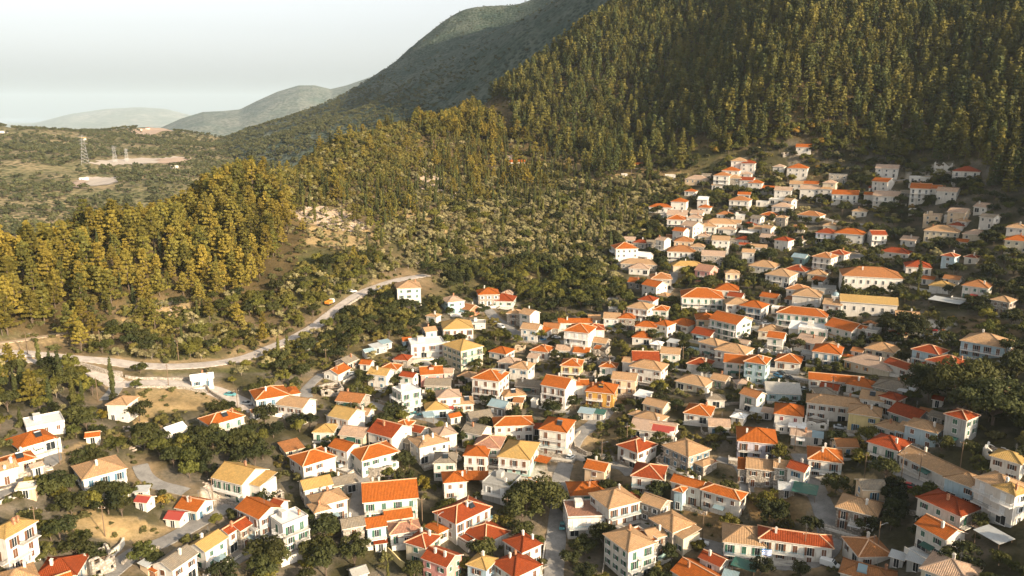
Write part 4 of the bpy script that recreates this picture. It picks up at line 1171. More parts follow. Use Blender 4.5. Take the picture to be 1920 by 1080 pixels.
    if detail and g.random() < .6:      # paved terrace with a low wall on the downhill side
        e = g.uniform(1.8, 3.6); sx_ = g.choice([-1, 1]); x0, x1 = (-x, x+e) if sx_ > 0 else (-x-e, x)
        q = MB(); q.box(x0, -y-e, -drop-1.2, x1, -y-.01, .05); q.build('terrace', M['slab'] if g.random() < .6 else M['wall_s'], root)
        q = MB(); q.box(x0, -y-e, .052, x1, -y-e+.2, .75); q.box(x0 if sx_ < 0 else x1-.2, -y-e+.2, .052, x0+.2 if sx_ < 0 else x1, -y-.4, .75); q.build('terrace_wall', M['wall_w'] if g.random() < .7 else M['wall_s'], root)
    if detail and g.random() < .22:
        q = MB(); L_ = min(3.2, W*.5); q.poly([(-L_/2,-y-1.8,2.1),(L_/2,-y-1.8,2.1),(L_/2,-y-.02,2.6),(-L_/2,-y-.02,2.6)]); q.poly([(-L_/2,-y-1.8,2.02),(-L_/2,-y-.02,2.52),(L_/2,-y-.02,2.52),(L_/2,-y-1.8,2.02)]); q.build('awning', M[g.choice(['roof_x','roof_d','roof_e','roof_x','roof_k'])], root)
    if detail and wpx > 50 and W > 8 and g.random() < .42 and ratio < 2.1:      # a lower wing against one end
        sd = -1 if g.random() < .6 else 1; ww = W*g.uniform(.28, .45); wd_ = D*g.uniform(.55, .85); wh = max(2.5, H-2.75) if g.random() < .7 else H-.9; cx = sd*(x+ww/2-.05); cy = y-wd_/2-g.uniform(0, .1)*D
        q = MB(); q.box(cx-ww/2+.06, cy-wd_/2, -drop-1, cx+ww/2-.06, cy+wd_/2, wh); q.build('wing_wall', wm if g.random() < .7 else M[g.choice(['wall_w','wall_s','wall_c'])], root)
        rb2, sg2, _ = roof_mesh(ww-.4, wd_, wh, g.choice('hsf'), pitch); wr = M['roof_'+(rc if g.random() < .5 else g.choice('onbrs'))]; me = rb2.mesh('wing_roof', [wr, M['fascia']]); arc_uv(me); put('wing_roof', me, root, (cx, cy, 0))
        window(root, cx, cy-wd_/2, .95, 0, 'w', shc, detail, True)
    if detail and g.random() < .05 and fh in 'hgf' and rc not in 'km':      # solar water heater
        cx = g.uniform(-.4, .4)*x; cy = -y*.45; z0 = zr(cx, cy); q = MB(); q.poly([(cx-.9,cy-.9,z0-.1),(cx+.9,cy-.9,z0-.1),(cx+.9,cy+.3,z0+.85),(cx-.9,cy+.3,z0+.85)]); q.poly([(cx-.9,cy-.9,z0-.18),(cx-.9,cy+.3,z0+.77),(cx+.9,cy+.3,z0+.77),(cx+.9,cy-.9,z0-.18)]); q.bar((cx-.9,cy+.4,z0+1.0),(cx+.9,cy+.4,z0+1.0),.26,1,8)
        q.build('solar_heater', [M['glass'], M['metal']], ro)
    if 'T' in fl:
        q = MB(); n = 12
        for i in range(n): q.box(x+.02, -y+i*.32, -drop, x+1.2, -y+(i+1)*.32, 2.9-i*.24)
        q.build('outside_stair', M['slab'], root)
    if detail and g.random() < .25 and rc in 'ornyqb':
        q = MB(); q.bar((x*.3, y*.2, zr(x*.3, y*.2)-.2), (x*.3, y*.2, zr(x*.3, y*.2)+2.6), .04, n=4)
        for k in range(4): q.bar((x*.3-.45+.05*k, y*.2, zr(x*.3, y*.2)+1.5+.3*k), (x*.3+.45-.05*k, y*.2, zr(x*.3, y*.2)+1.5+.3*k), .025, n=3)
        q.build('antenna', M['metal'], ro)
    return root, ref, lab, (u, v), (nm, cat, st, form, rc, wc)
built = []
for i, ln in enumerate([l for l in HT.strip().split('\n') if len(l.split()) > 7]): built.append(house(ln, i))
# ---- the smaller houses packed between the others
INF = [(850,570),(1000,600),(1180,575),(1165,450),(1260,370),(1360,325),(1560,335),(1830,350),(1880,430),(1720,480),(1700,690),(1690,900),(1520,950),(1100,900),(700,1000),(600,880),(600,790),(700,700),(780,600)]
EXC = [[(1565,490),(1700,490),(1700,600),(1565,600)], [(960,890),(1080,860),(1080,1010),(960,1010)], [(1700,640),(1900,640),(1900,840),(1700,840)], [(1080,785),(1170,785),(1170,860),(1080,860)], [(840,565),(905,565),(900,590),(840,590)]]+[pl for c, pl in PATCHES if c in (DRY, BROWN, PAVE)]
ir = random.Random(23); ni = 0
for _ in range(2600):
    if ni >= 58: break
    u = ir.uniform(600, 1880); v = ir.uniform(325, 1000)
    if not inpoly(np.array([u]), np.array([v]), INF)[0] or any(inpoly(np.array([u]), np.array([v+8]), q)[0] for q in EXC): continue
    P = near.hit(u, v, 4.0); r_ = math.hypot(P[0], P[1]); wm_ = ir.uniform(6.5, 11)
    dmin = min(max(abs(math.cos(h[4])*(P[0]-h[0])+math.sin(h[4])*(P[1]-h[1]))-h[2], abs(-math.sin(h[4])*(P[0]-h[0])+math.cos(h[4])*(P[1]-h[1]))-h[3]) for h in HOUSES)
    Da, Dr = (math.atan2(P[0], P[1])-near.az[0])/(near.az[1]-near.az[0]), (math.log(r_)-near.lr[0])/(near.lr[1]-near.lr[0])
    if dmin < wm_*.5+.6 or dist[int(Dr), int(Da)] < wm_*.5+1.5: continue
    st = ir.choice([1,1,2,2]); yw = ir.choice([-30,-20,-10,-5,5,20])
    ln = '%d %d %d %.1f %d %d %s %s %s %s' % (u, v, wm_*FPX/math.hypot(r_, 100)*1.12, ir.uniform(1.1, 1.5), yw, st, ir.choice('hhgg'), ir.choice('onnbrsqo'), ir.choice('wwwwscn'), ir.choice(['', 'B', '']) if st > 1 else '')
    built.append(house(ln, 900+ni)); ni += 1
# ---- church with its dome
def church():
    u, v = 1628, 563; H = 5.2; X, Y, Z, rz_, W, D = solve(u, v, 96, 2.5, 4, H, 1.0)
    root = empty('church', (X, Y, Z), rz_); tag(root, 'long white church with ochre gabled roof and small blue dome at its left end', 'church')
    HOUSES.append((X, Y, W/2, D/2, rz_, u, v, 96)); x, y = W/2, D/2
    b = MB(); b.box(-x,-y,-3,x,y,H); b.poly([(x,-y,H),(x,y,H),(x,0,H+y*.4)]); b.poly([(-x,y,H),(-x,-y,H),(-x,0,H+y*.4)]); b.build('wall', M['wall_w'], root)
    rb, seg, ri = roof_mesh(W, D, H, 'g', .4); me = rb.mesh('roof', [M['roof_y'], M['fascia']]); arc_uv(me); put('roof', me, root)
    for k in range(6):
        window(root, -x+W*(k+.5)/6, -y, 1.6, 0, 't', 'white', False)
    b = MB(); tx = -x-2.2; b.box(tx-1.6,-1.8,-3,tx+1.6,1.8,6.4); b.box(tx-1.9,-2.1,6.4,tx+1.9,2.1,6.7); b.build('bell_tower', M['wall_w'], root)
    b = MB(); n = 12; R0 = 1.7
    for j in range(5):
        a0, a1 = math.pi/2*j/5, math.pi/2*(j+1)/5
        for i in range(n):
            t0, t1 = 2*math.pi*i/n, 2*math.pi*(i+1)/n
            b.poly([(tx+R0*math.cos(a)*math.cos(t), R0*math.cos(a)*math.sin(t), 6.7+R0*1.05*math.sin(a)) for a, t in ((a0,t0),(a0,t1),(a1,t1),(a1,t0))])
    o = b.build('dome', M['roof_k'], root)
    b = MB(); b.box(tx-.05,-.05,8.4,tx+.05,.05,9.6); b.box(tx-.35,-.05,9.0,tx+.35,.05,9.12); b.build('cross', M['rail_white'], o)
church()
# ---- labels: what it is, then where it is by the nearest landmark
refs = [(r[1], r[3]) for r in built if r[1]]+[('church', (1628, 563)), ('dark green canopy', (1510, 914))]
used = set()
for root, ref, lab, (u, v), (nm, cat, st, form, rc, wc) in built:
    if not lab:
        wn = WALLNAME[wc]; stn = {1: 'low', 2: 'two storey', 3: 'three storey'}[st]; fm = dict(h='hipped', g='gabled', f='flat', s='lean-to', v='vaulted', c='', R='').get(form, 'hipped')
        if nm == 'canopy': base = ROOFNAME[rc]+' canopy on posts'
        elif form == 'R': base = 'roofless '+wn+' ruin'
        elif nm == 'shed': base = 'small %s shed with %s roof' % (wn, ROOFNAME[rc])
        else: base = '%s %s house, %s roof' % (wn, stn, ROOFNAME[rc])
        for rn, (ru, rv) in sorted(refs, key=lambda q: math.hypot(q[1][0]-u, (q[1][1]-v)*1.6)):
            if len(base.split())+len(rn.split())+6 > 16: continue
            dx, dy = u-ru, v-rv; hz_ = 'left' if dx < 0 else 'right'
            if abs(dy) < abs(dx)*.35: rel = 'just %s of the ' % hz_
            elif abs(dx) < abs(dy)*.5: rel = ('behind the ' if dy < 0 else 'in front of the ')
            else: rel = ('behind and ' if dy < 0 else 'below and ')+hz_+' of the '
            lab = base+' '+rel+rn
            if lab not in used: break
    used.add(lab); tag(root, lab, cat)
    if nm != 'school_building': root['group'] = dict(house='houses of the hillside village', shed='sheds and huts between the houses', canopy='canopies between the houses', ruined_house='ruined buildings in the village', apartment_house='houses of the hillside village')[nm]
def placelabel(base, u, v):
    for rn, (ru, rv) in sorted(refs, key=lambda q: math.hypot(q[1][0]-u, (q[1][1]-v)*1.6)):
        if len(base.split())+len(rn.split())+5 > 16: continue
        dx, dy = u-ru, v-rv; hz_ = 'left' if dx < 0 else 'right'
        if abs(dy) < abs(dx)*.35: rel = 'just %s of the ' % hz_
        elif abs(dx) < abs(dy)*.5: rel = 'behind the ' if dy < 0 else 'in front of the '
        else: rel = ('behind and ' if dy < 0 else 'below and ')+hz_+' of the '
        l = base+' '+rel+rn
        if l not in used: used.add(l); return l
    return base+' growing among the village houses' if 'tree' in base or 'shrub' in base else base
# ------------------------------------------------------------------ trees
def leafcards(rs_, centres, radii, n, size, outward=.75, squash=1.0, tri=False, core=None):
    """n leaf-sized faces over lobes; returns verts, faces, tone"""
    c = np.array(centres, float); r = np.array(radii, float); w_ = r**2/np.sum(r**2)
    k = rs_.choice(len(c), n, p=w_); d = rs_.normal(size=(n,3)); d /= np.linalg.norm(d, axis=1)[:,None]
    d[:,2] = np.where(d[:,2] < -.35, -d[:,2]*.6, d[:,2]); rad = r[k]*(rs_.uniform(.62, 1.06, n))
    p = c[k]+d*rad[:,None]*np.array([1,1,squash])
    nrm = d*outward+rs_.normal(size=(n,3))*(1-outward)*.9; nrm /= np.linalg.norm(nrm, axis=1)[:,None]
    a = np.cross(nrm, rs_.normal(size=(n,3))); a /= np.linalg.norm(a, axis=1)[:,None]; b = np.cross(nrm, a)
    s = size*rs_.uniform(.6, 1.35, n)[:,None]
    lobe = rs_.rand(len(c)); tone = np.clip(.25*rs_.rand(n)+.55*lobe[k]+.2*rs_.rand(n), 0, 1)
    if tri: V = np.stack([p-a*s-b*s*.4, p+a*s-b*s*.5, p+b*s*.9], 1); m = 3
    else: V = np.stack([p-a*s-b*s*.5, p+a*s*.8-b*s*.6, p+a*s*.7+b*s*.6, p-a*s*.7+b*s*.7], 1); m = 4
    return V.reshape(-1, 3), m, tone, n
def crown_mesh(name, parts, mat, wood=None, woodmat=None):
    """parts: (V, m, tone, n) lists; optional MB of wood joined in"""
    vs = []; fs = []; mi = []; tn = []; k = 0
    for V, m, tone, n in parts:
        vs.append(V); f = np.arange(n*m).reshape(n, m)+k; fs += f.tolist(); mi += [0]*n; tn += np.repeat(tone, m).tolist(); k += len(V)
    if wood is not None:
        vs.append(np.array(wood.v)); fs += [tuple(i+k for i in f) for f in wood.f]; mi += [1]*len(wood.f); tn += [.5]*len(wood.v)
    V = np.vstack(vs); me = bpy.data.meshes.new(name); me.from_pydata(V.tolist(), [], fs); me.materials.append(mat)
    if wood is not None: me.materials.append(woodmat)
    me.polygons.foreach_set('material_index', mi); at = me.attributes.new('tone', 'FLOAT', 'POINT'); at.data.foreach_set('value', np.array(tn, dtype=np.float32)); me.update(); return me
M['bark'] = plain('bark', (.12,.085,.06)); M['bark_pale'] = plain('bark_pale', (.24,.20,.16))
M['pine'] = foliage('pine_needles', (.205,.175,.030), (.065,.076,.022), (.29,.205,.032), .24)
M['hillpine'] = foliage('hill_pine_needles', (.130,.138,.034), (.052,.068,.026), (.22,.175,.034), .2)
M['cyp'] = foliage('cypress_leaves', (.080,.088,.026), (.038,.048,.018), (.14,.125,.028), .18)
M['olive'] = foliage('olive_leaves', (.30,.265,.12), (.17,.16,.07), (.38,.31,.15), .25)
M['leafy'] = foliage('broad_leaves', (.105,.108,.022), (.042,.050,.014), (.18,.155,.026), .25)
M['dark'] = foliage('dark_broad_leaves', (.048,.054,.016), (.020,.027,.010), (.075,.072,.018), .2)
M['yellow'] = foliage('yellowing_leaves', (.30,.22,.03), (.17,.14,.02), (.36,.20,.04), .3)
M['farleaf'] = foliage('far_leaves', (.085,.092,.042), (.045,.055,.028), (.12,.115,.05), .15)
M['thick'] = foliage('thicket_leaves', (.150,.138,.034), (.070,.074,.022), (.24,.185,.045), .22)
M['scrub'] = foliage('scrub_leaves', (.110,.108,.034), (.050,.056,.022), (.17,.145,.05), .2)
def pine(seed, h=16.0, spread=1.0, n=1500, card=.42):
    r_ = np.random.RandomState(seed); c = []; q = []; w = MB()
    lean = r_.uniform(-.5, .5, 2); top = h*.97
    w.bar((0,0,-2), (lean[0]*.5, lean[1]*.5, h*.5), .24, 0, 5, .16); w.bar((lean[0]*.5, lean[1]*.5, h*.5), (lean[0], lean[1], top), .16, 0, 5, .04)
    z = h*r_.uniform(.16, .30)
    while z < h*.96:
        f = (z/h); L = spread*h*.255*(1.06-f)**.95*r_.uniform(.75, 1.2); nb = r_.randint(3, 6); a0 = r_.uniform(0, 6.28)
        for i in range(nb):
            a = a0+6.283*i/nb+r_.uniform(-.35, .35); l = L*r_.uniform(.6, 1.2); x0, y0 = lean*f
            tx, ty, tz = x0+math.cos(a)*l, y0+math.sin(a)*l, z+l*r_.uniform(.12, .42); w.bar((x0,y0,z), (tx,ty,tz), .06, 0, 3, .02)
            for t in np.linspace(.35, 1, max(2, int(l/1.0))):
                c.append((x0+(tx-x0)*t+r_.uniform(-.25,.25), y0+(ty-y0)*t+r_.uniform(-.25,.25), z+(tz-z)*t+.1)); q.append(r_.uniform(.42, .85)*(1-.25*f)*(.8+.35*t))
        z += h*r_.uniform(.075, .12)
    c.append((lean[0], lean[1], top)); q.append(.5)
    return leafcards(r_, c, q, n, card, .6, .42), w
def cypress(seed, h=13.0, n=560, card=.34, wd=.085):
    r_ = np.random.RandomState(seed); c = []; q = []; w = MB(); w.bar((0,0,-1.5), (0,0,h*.9), .16, 0, 5, .03)
    for z in np.linspace(h*.08, h*.97, 18):
        f = z/h; R_ = h*wd*(math.sin(math.pi*min(1, (f*.9+.12)))**.7)*(1.15-f*.55)
        for k in range(2): c.append((r_.uniform(-.3,.3)*R_, r_.uniform(-.3,.3)*R_, z)); q.append(max(.18, R_*r_.uniform(.75, 1.05)))
    return leafcards(r_, c, q, n, card, .7, 1.15), w
def leafy(seed, h=8.0, wd=1.0, n=1300, card=.30, lobes=13, trunk=True, sq=.85, low=False):
    r_ = np.random.RandomState(seed); c = []; q = []; w = MB(); th = h*.30
    w.bar((0,0,-1.5), (0,0,th), .22*h/8, 0, 6, .16*h/8)
    R_ = h*.36*wd
    for i in range(lobes):
        a = r_.uniform(0, 6.28); rr = R_*math.sqrt(r_.rand())*1.05; z = h*.36+r_.rand()*h*.46*(1-.45*(rr/R_)**2)
        if low: z = h*(.12+.55*r_.rand()*(1-.5*(rr/R_)**2))
        lr = h*r_.uniform(.13, .22); c.append((math.cos(a)*rr, math.sin(a)*rr, z)); q.append(lr)
        w.bar((0,0,th*r_.uniform(.6,1)), (math.cos(a)*rr*.8, math.sin(a)*rr*.8, z), .08*h/8, 0, 4, .02)
    return leafcards(r_, c, q, n, card, .68, sq), w
def bush(seed, h=2.2, n=260, card=.26):
    r_ = np.random.RandomState(seed); c = []; q = []; w = MB(); w.bar((0,0,-.5), (0,0,h*.4), .07, 0, 4)
    for i in range(7): a = r_.uniform(0, 6.28); rr = h*.5*r_.rand(); c.append((math.cos(a)*rr, math.sin(a)*rr, h*r_.uniform(.2,.62))); q.append(h*r_.uniform(.22,.36))
    return leafcards(r_, c, q, n, card, .65, .85), w
KINDS = {}
def mk(kind, gens, mat, wood='bark', nv=5):
    L = []
    for i in range(nv):
        P, w = gens(i); L.append((crown_mesh(kind+'_crown', [P], M[mat]), w.mesh(kind+'_trunk', [M[wood]]), crown_mesh(kind, [P], M[mat], w, M[wood])))
    KINDS[kind] = L
mk('pine', lambda i: pine(100+i, 13.5, [1.35,1.1,1.5,1.25,1.4,1.2][i], 1700, .45), 'pine', nv=6)
mk('hillpine', lambda i: pine(140+i, 16, [1,.8,1.1,.9,.75][i], 850, .55), 'hillpine', nv=5)
mk('cypress', lambda i: cypress(200+i, 13, wd=[.075,.065,.095,.085][i]), 'cyp', nv=4)
mk('olive', lambda i: leafy(300+i, 5.2, 1.25, 800, .23, 11), 'olive', 'bark_pale', 4)
mk('leafy', lambda i: leafy(400+i, 8.0, [1,1.2,.9,1.1,1.25][i], 1300, .30, 14), 'leafy', nv=5)
mk('dark', lambda i: leafy(500+i, 8.5, [1.1,1.25,.95,1.15][i], 1500, .29, 16), 'dark', nv=4)
mk('thicket', lambda i: leafy(1400+i, 5.2, [1.5,1.8,1.3,1.6][i], 1000, .27, 15, sq=.95, low=True), 'thick', nv=4)
mk('yellow', lambda i: leafy(600+i, 7.0, 1, 1000, .28, 12), 'yellow', nv=2)
mk('bush', lambda i: bush(700+i), 'scrub', nv=5)
mk('far_tree', lambda i: leafy(800+i, 7.0, 1.15, 150, .75, 8), 'farleaf', nv=4)
mk('great', lambda i: leafy(900+i, 19.0, 1.35, 6500, .42, 44, sq=.8), 'dark', nv=2)

# ---- where they grow
FORM = {}
ZN = [  # polygon, [(kind, weight, scale)], spacing m, name phrase
 ('spur', [(-420,700),(-420,440),(0,455),(150,395),(300,345),(420,305),(480,300),(500,360),(560,400),(540,440),(520,520),(500,560),(400,560),(250,575),(215,610),(180,640),(0,640)], [('pine',.80,1.05),('cypress',.10,.8),('thicket',.10,.9)], 6.0),
 ('slope', [(215,610),(250,575),(400,560),(500,560),(560,500),(700,470),(760,505),(640,560),(560,625),(500,650),(420,672),(330,680),(200,670),(140,662)], [('leafy',.22,.75),('thicket',.36,1.0),('olive',.22,.9),('pine',.06,.75),('dark',.10,.8),('cypress',.04,.7)], 5.0),
 ('ridge', [(420,305),(480,290),(600,255),(690,215),(740,205),(800,260),(780,330),(640,350),(520,350)], [('thicket',.88,1.0),('olive',.05,.9),('pine',.04,.8),('cypress',.03,.8)], 4.6),
 ('terraces', [(560,400),(640,385),(720,425),(760,470),(700,490),(600,470),(540,440)], [('olive',.85,.85),('cypress',.10,.8),('pine',.05,.8)], 7.2),
 ('cypresses', [(500,360),(520,350),(640,350),(780,330),(800,260),(960,270),(1060,300),(1120,340),(1000,380),(860,385),(720,425),(640,385),(560,400)], [('cypress',.36,.85),('pine',.10,.9),('thicket',.38,.95),('olive',.16,.9)], 5.4),
 ('saddle', [(740,205),(850,185),(960,255),(1060,290),(960,270),(800,260)], [('pine',.75,1.05),('leafy',.2,.9),('cypress',.05,1)], 6.2),
 ('groves', [(720,425),(860,385),(1000,380),(1120,340),(1280,330),(1330,345),(1225,375),(1225,430),(1150,450),(1140,500),(1000,490),(900,500),(800,505),(760,505),(760,470)], [('olive',.60,1.0),('thicket',.20,1.1),('leafy',.06,.9),('cypress',.11,1.0),('dark',.03,.9)], 4.7),
 ('lower_groves', [(760,505),(800,505),(900,500),(1000,490),(1140,500),(1185,520),(1200,560),(1170,590),(1040,580),(985,560),(900,530),(840,545),(810,530)], [('leafy',.38,.95),('dark',.40,.95),('olive',.18,1),('cypress',.04,.8)], 5.4),
 ('gully', [(1060,300),(960,255),(960,190),(1050,120),(1250,200),(1330,285),(1280,330),(1120,340)], [('hillpine',.62,1.0),('dark',.25,.85),('leafy',.13,.85)], 6.8),
 ('skirt', [(1330,290),(1380,255),(1500,235),(1700,250),(1720,300),(1600,300),(1480,268),(1380,290)], [('leafy',.5,1.0),('hillpine',.25,.9),('olive',.15,1),('yellow',.08,1)], 3.9),
 ('hill', [(740,205),(850,165),(950,100),(1050,40),(1130,-60),(1200,-200),(2400,-400),(2400,420),(1960,430),(1840,330),(1720,300),(1700,250),(1500,235),(1380,255),(1330,285),(1250,200),(1050,120),(960,190),(850,185)], [('hillpine',.88,1.05),('leafy',.09,.9),('cypress',.03,1)], 6.2),
 ('lane_wood', [(560,640),(600,610),(650,575),(735,535),(745,560),(810,560),(830,600),(760,640),(700,680),(620,660),(600,700),(560,720),(520,700),(470,700),(480,680),(530,655)], [('dark',.32,.75),('thicket',.42,1.1),('leafy',.14,.7),('olive',.12,.9)], 5.0),
 ('road_wood', [(-300,690),(0,668),(60,680),(150,696),(215,722),(205,745),(190,770),(120,780),(60,775),(0,790),(-300,820)], [('dark',.3,.85),('leafy',.28,.85),('olive',.15,.9),('cypress',.17,.9),('pine',.08,.7)], 5.2),
 ('verge_wood', [(225,695),(330,694),(420,690),(470,680),(480,710),(470,740),(430,735),(392,718),(300,706),(230,708)], [('leafy',.5,.55),('olive',.4,.8),('dark',.1,.6)], 6.5),
 ('dark_wood', [(275,845),(300,832),(350,828),(400,822),(460,820),(520,800),(560,815),(540,842),(470,858),(430,868),(400,885),(385,908),(340,922),(290,905),(265,875)], [('dark',.75,.85),('leafy',.25,.8)], 5.2),
 ('low_wood', [(80,930),(140,915),(240,945),(330,960),(310,985),(260,985),(180,968),(100,965)], [('dark',.8,.72),('leafy',.2,.7)], 5.6),
 ('front_wood', [(520,1030),(550,1008),(600,1000),(650,1015),(700,1050),(690,1100),(420,1120),(400,1075),(470,1040)], [('dark',.85,.95),('leafy',.15,.9)], 5.4),
 ('centre_wood', [(985,945),(1010,925),(1035,920),(1032,1000),(1020,1020),(985,1010),(950,1000),(955,950)], [('dark',.95,1.15)], 5.5),
 ('right_wood', [(1900,330),(2300,300),(2300,780),(1930,760),(1880,700),(1830,600),(1760,560),(1700,520),(1760,470),(1650,440),(1500,440),(1440,410),(1500,380),(1640,400),(1700,400),(1840,370)], [('dark',.62,.85),('leafy',.25,.8),('olive',.13,1)], 7.4),
 ('far_right_wood', [(1830,330),(1900,330),(1960,430),(1960,520),(1880,500),(1850,400)], [('hillpine',.5,.9),('dark',.5,.9)], 6.8),
 ('edge_wood', [(1880,690),(2300,700),(2300,820),(1930,830),(1870,800)], [('dark',1,1.1)], 7.0),
 ('hedge_garden', [(1655,960),(1700,950),(1752,960),(1752,1020),(1690,1030),(1650,1015)], [('dark',.9,.6)], 5.0),
 ('corner_scrub', [(1840,1000),(1950,960),(1980,1120),(1830,1120)], [('leafy',.6,.45),('dark',.4,.5)], 5.5),
]
PHR = dict(spur='in the sunlit wood on the left spur', slope='on the scrubby slope above the main road', ridge='in the low thicket along the ridge top', terraces='on the terraces below the rocky clearing',
 cypresses='among the cypresses on the middle slope', saddle='in the stand on the saddle below the mountain', groves='in the groves left of the upper village', lower_groves='in the dark grove above the middle village',
 gully='in the shaded gully of the big hill', skirt='at the sunny wood edge above the top houses', hill='on the big wooded hillside', lane_wood='in the thicket inside the bend of the main road',
 road_wood='in the wood below the road at the left edge', verge_wood='on the strip between the two roads', dark_wood='in the dark thicket behind the yellow roofed house', low_wood='in the orchard clump at lower left',
 front_wood='in the dark wood at the bottom edge', centre_wood='in the tall dark clump beside the central street', right_wood='in the shaded wood right of the village', far_right_wood='in the shadowed valley at the right edge',
 edge_wood='beside the giant tree at the right edge', hedge_garden='inside the walled garden at lower right', corner_scrub='in the lower right corner scrub', village='growing between the village houses')
KN = dict(pine=('pine_tree','pine','golden green pine'), hillpine=('pine_tree','pine','slender olive green pine'), cypress=('cypress_tree','cypress','narrow dark cypress'), olive=('olive_tree','olive tree','pale grey-green olive tree'),
 thicket=('leafy_tree','tree','low bushy olive green tree'), leafy=('leafy_tree','tree','rounded olive green tree'), dark=('leafy_tree','tree','dense dark green tree'), yellow=('leafy_tree','tree','yellowing leafy tree'), bush=('shrub','shrub','low brownish green shrub'), great=('leafy_tree','tree','giant dark spreading tree'))
zpoly = [(n, [np.array([[a_[0], a_[1]] for a_ in pl])], pl, ks, sp) for n, pl, ks, sp in ZN]
HX = np.array([h[0] for h in HOUSES]); HY = np.array([h[1] for h in HOUSES]); HW = np.array([h[2] for h in HOUSES]); HD = np.array([h[3] for h in HOUSES]); HA = np.array([h[4] for h in HOUSES])
def clear_of_houses(x, y, m):
    dx = x-HX; dy = y-HY; c = np.cos(HA); s = np.sin(HA); lx = np.abs(c*dx+s*dy)-HW; ly = np.abs(-s*dx+c*dy)-HD
    return np.all((lx > m)|(ly > m))
dist_sheet = Sheet.__new__(Sheet); dist_sheet.az = near.az; dist_sheet.lr = near.lr; dist_sheet.Z = dist
trees = []     # kind, x, y, z, scale, phrase
tr = random.Random(5)
def scatter(poly_test, bounds, sp, choose, phrase, margin=2.0, road=2.8, keep=1.0):
    x0, x1, y0, y1 = bounds; nx = int((x1-x0)/sp); ny = int((y1-y0)/sp)
    gx, gy = np.meshgrid(np.arange(nx)*sp+x0, np.arange(ny)*sp+y0); rs_ = np.random.RandomState(int(sp*100)+len(trees))
    gx = gx+rs_.uniform(-.48, .48, gx.shape)*sp; gy = gy+rs_.uniform(-.48, .48, gy.shape)*sp
    gx = gx.ravel(); gy = gy.ravel(); r_ = np.hypot(gx, gy); ok = (r_ < 1130)&(np.abs(np.arctan2(gx, gy)) < R(42)); gx = gx[ok]; gy = gy[ok]
    gz = near.h(gx, gy); U_, V_ = project(gx, gy, gz); m = poly_test(U_, V_)&(dist_sheet.h(gx, gy) > road)&(rs_.rand(len(gx)) < keep)
    gx = gx[m]; gy = gy[m]; gz = gz[m]
    for x, y, z in zip(gx, gy, gz):
        if y < 720 and not clear_of_houses(x, y, margin): continue
        k, s = choose(); s *= tr.uniform(.60, 1.36) if k in ('pine','hillpine') else tr.uniform(.72, 1.28)
        if phrase == 'village' and k != 'bush' and hides_house(k, x, y, z, s) and tr.random() < .78: continue
        trees.append((k, x, y, z, s, phrase))
HU = np.array([h[5] for h in HOUSES], float); HV = np.array([h[6] for h in HOUSES], float); HP = np.array([h[7] for h in HOUSES], float); HR = np.hypot(HX, HY)
def hides_house(k, x, y, z, s):
    r_ = math.hypot(x, y); u0, v0 = project(x, y, z+PH[k]*s*.6); q = PH[k]*s*.5*FPX/r_
    m = (HR > r_)&(np.abs(HU-u0) < HP*.55+q*.5)&(v0-q*.9 < HV+HP*.22)&(v0+q > HV-HP*.25)&(HR-r_ < 40)
    return bool(np.any(m))
PH = dict(thicket=5.2, pine=13.5, hillpine=16, cypress=13, olive=5.2, leafy=8, dark=8.5, yellow=7, bush=2.2, great=19)
done = []
for n, _, pl, ks, sp in zpoly:
    P3 = [near.hit(u, v)[:2] for u, v in pl if -300 < v < 1150]; 
    bx = (min(p[0] for p in P3)-150*(n == 'hill'), max(p[0] for p in P3)+150*(n == 'hill'), min(p[1] for p in P3)-10, max(p[1] for p in P3)+(350 if n in ('hill',) else 60))
    def test(u, v, pl=pl, prev=list(done)):
        m = inpoly(u, v, pl)
        for q in prev: m &= ~inpoly(u, v, q)
        return m
    ws = [k[1] for k in ks]
    scatter(test, bx, sp, (lambda ks=ks, ws=ws: (lambda c: (c[0], c[2]))(tr.choices(ks, ws)[0])), n)
    done.append(pl)
# the far side of the spur and ridge, just behind their crests
# village gaps
vill_poly = [(-200,745),(200,760),(240,725),(420,735),(480,690),(620,665),(780,620),(840,555),(960,535),(1080,580),(1150,560),(1130,480),(1160,430),(1225,372),(1330,345),(1350,305),(1480,265),(1700,290),(1840,300),(2100,380),(2100,1150),(-200,1150)]
DRYP = [world_poly(pl) for c, pl in PATCHES if c in (DRY, PAVE, EARTH)]
def vtest(u, v):
    m = inpoly(u, v, vill_poly)
    for q in done: m &= ~inpoly(u, v, q)
    return m
def vch():
    return tr.choices([('leafy',.68),('dark',.76),('thicket',.8),('bush',1.2),('yellow',.6),('cypress',.6)], [.20,.42,.16,.19,.012,.02])[0]
scatter(vtest, (-330, 420, 130, 720), 5.6, vch, 'village', margin=.7, road=1.4, keep=.80)
trees = [t for t in trees if t[5] != 'village' or not any(inpoly(np.array([t[1]]), np.array([t[2]]), w_)[0] for w_ in DRYP) or tr.random() < .10]
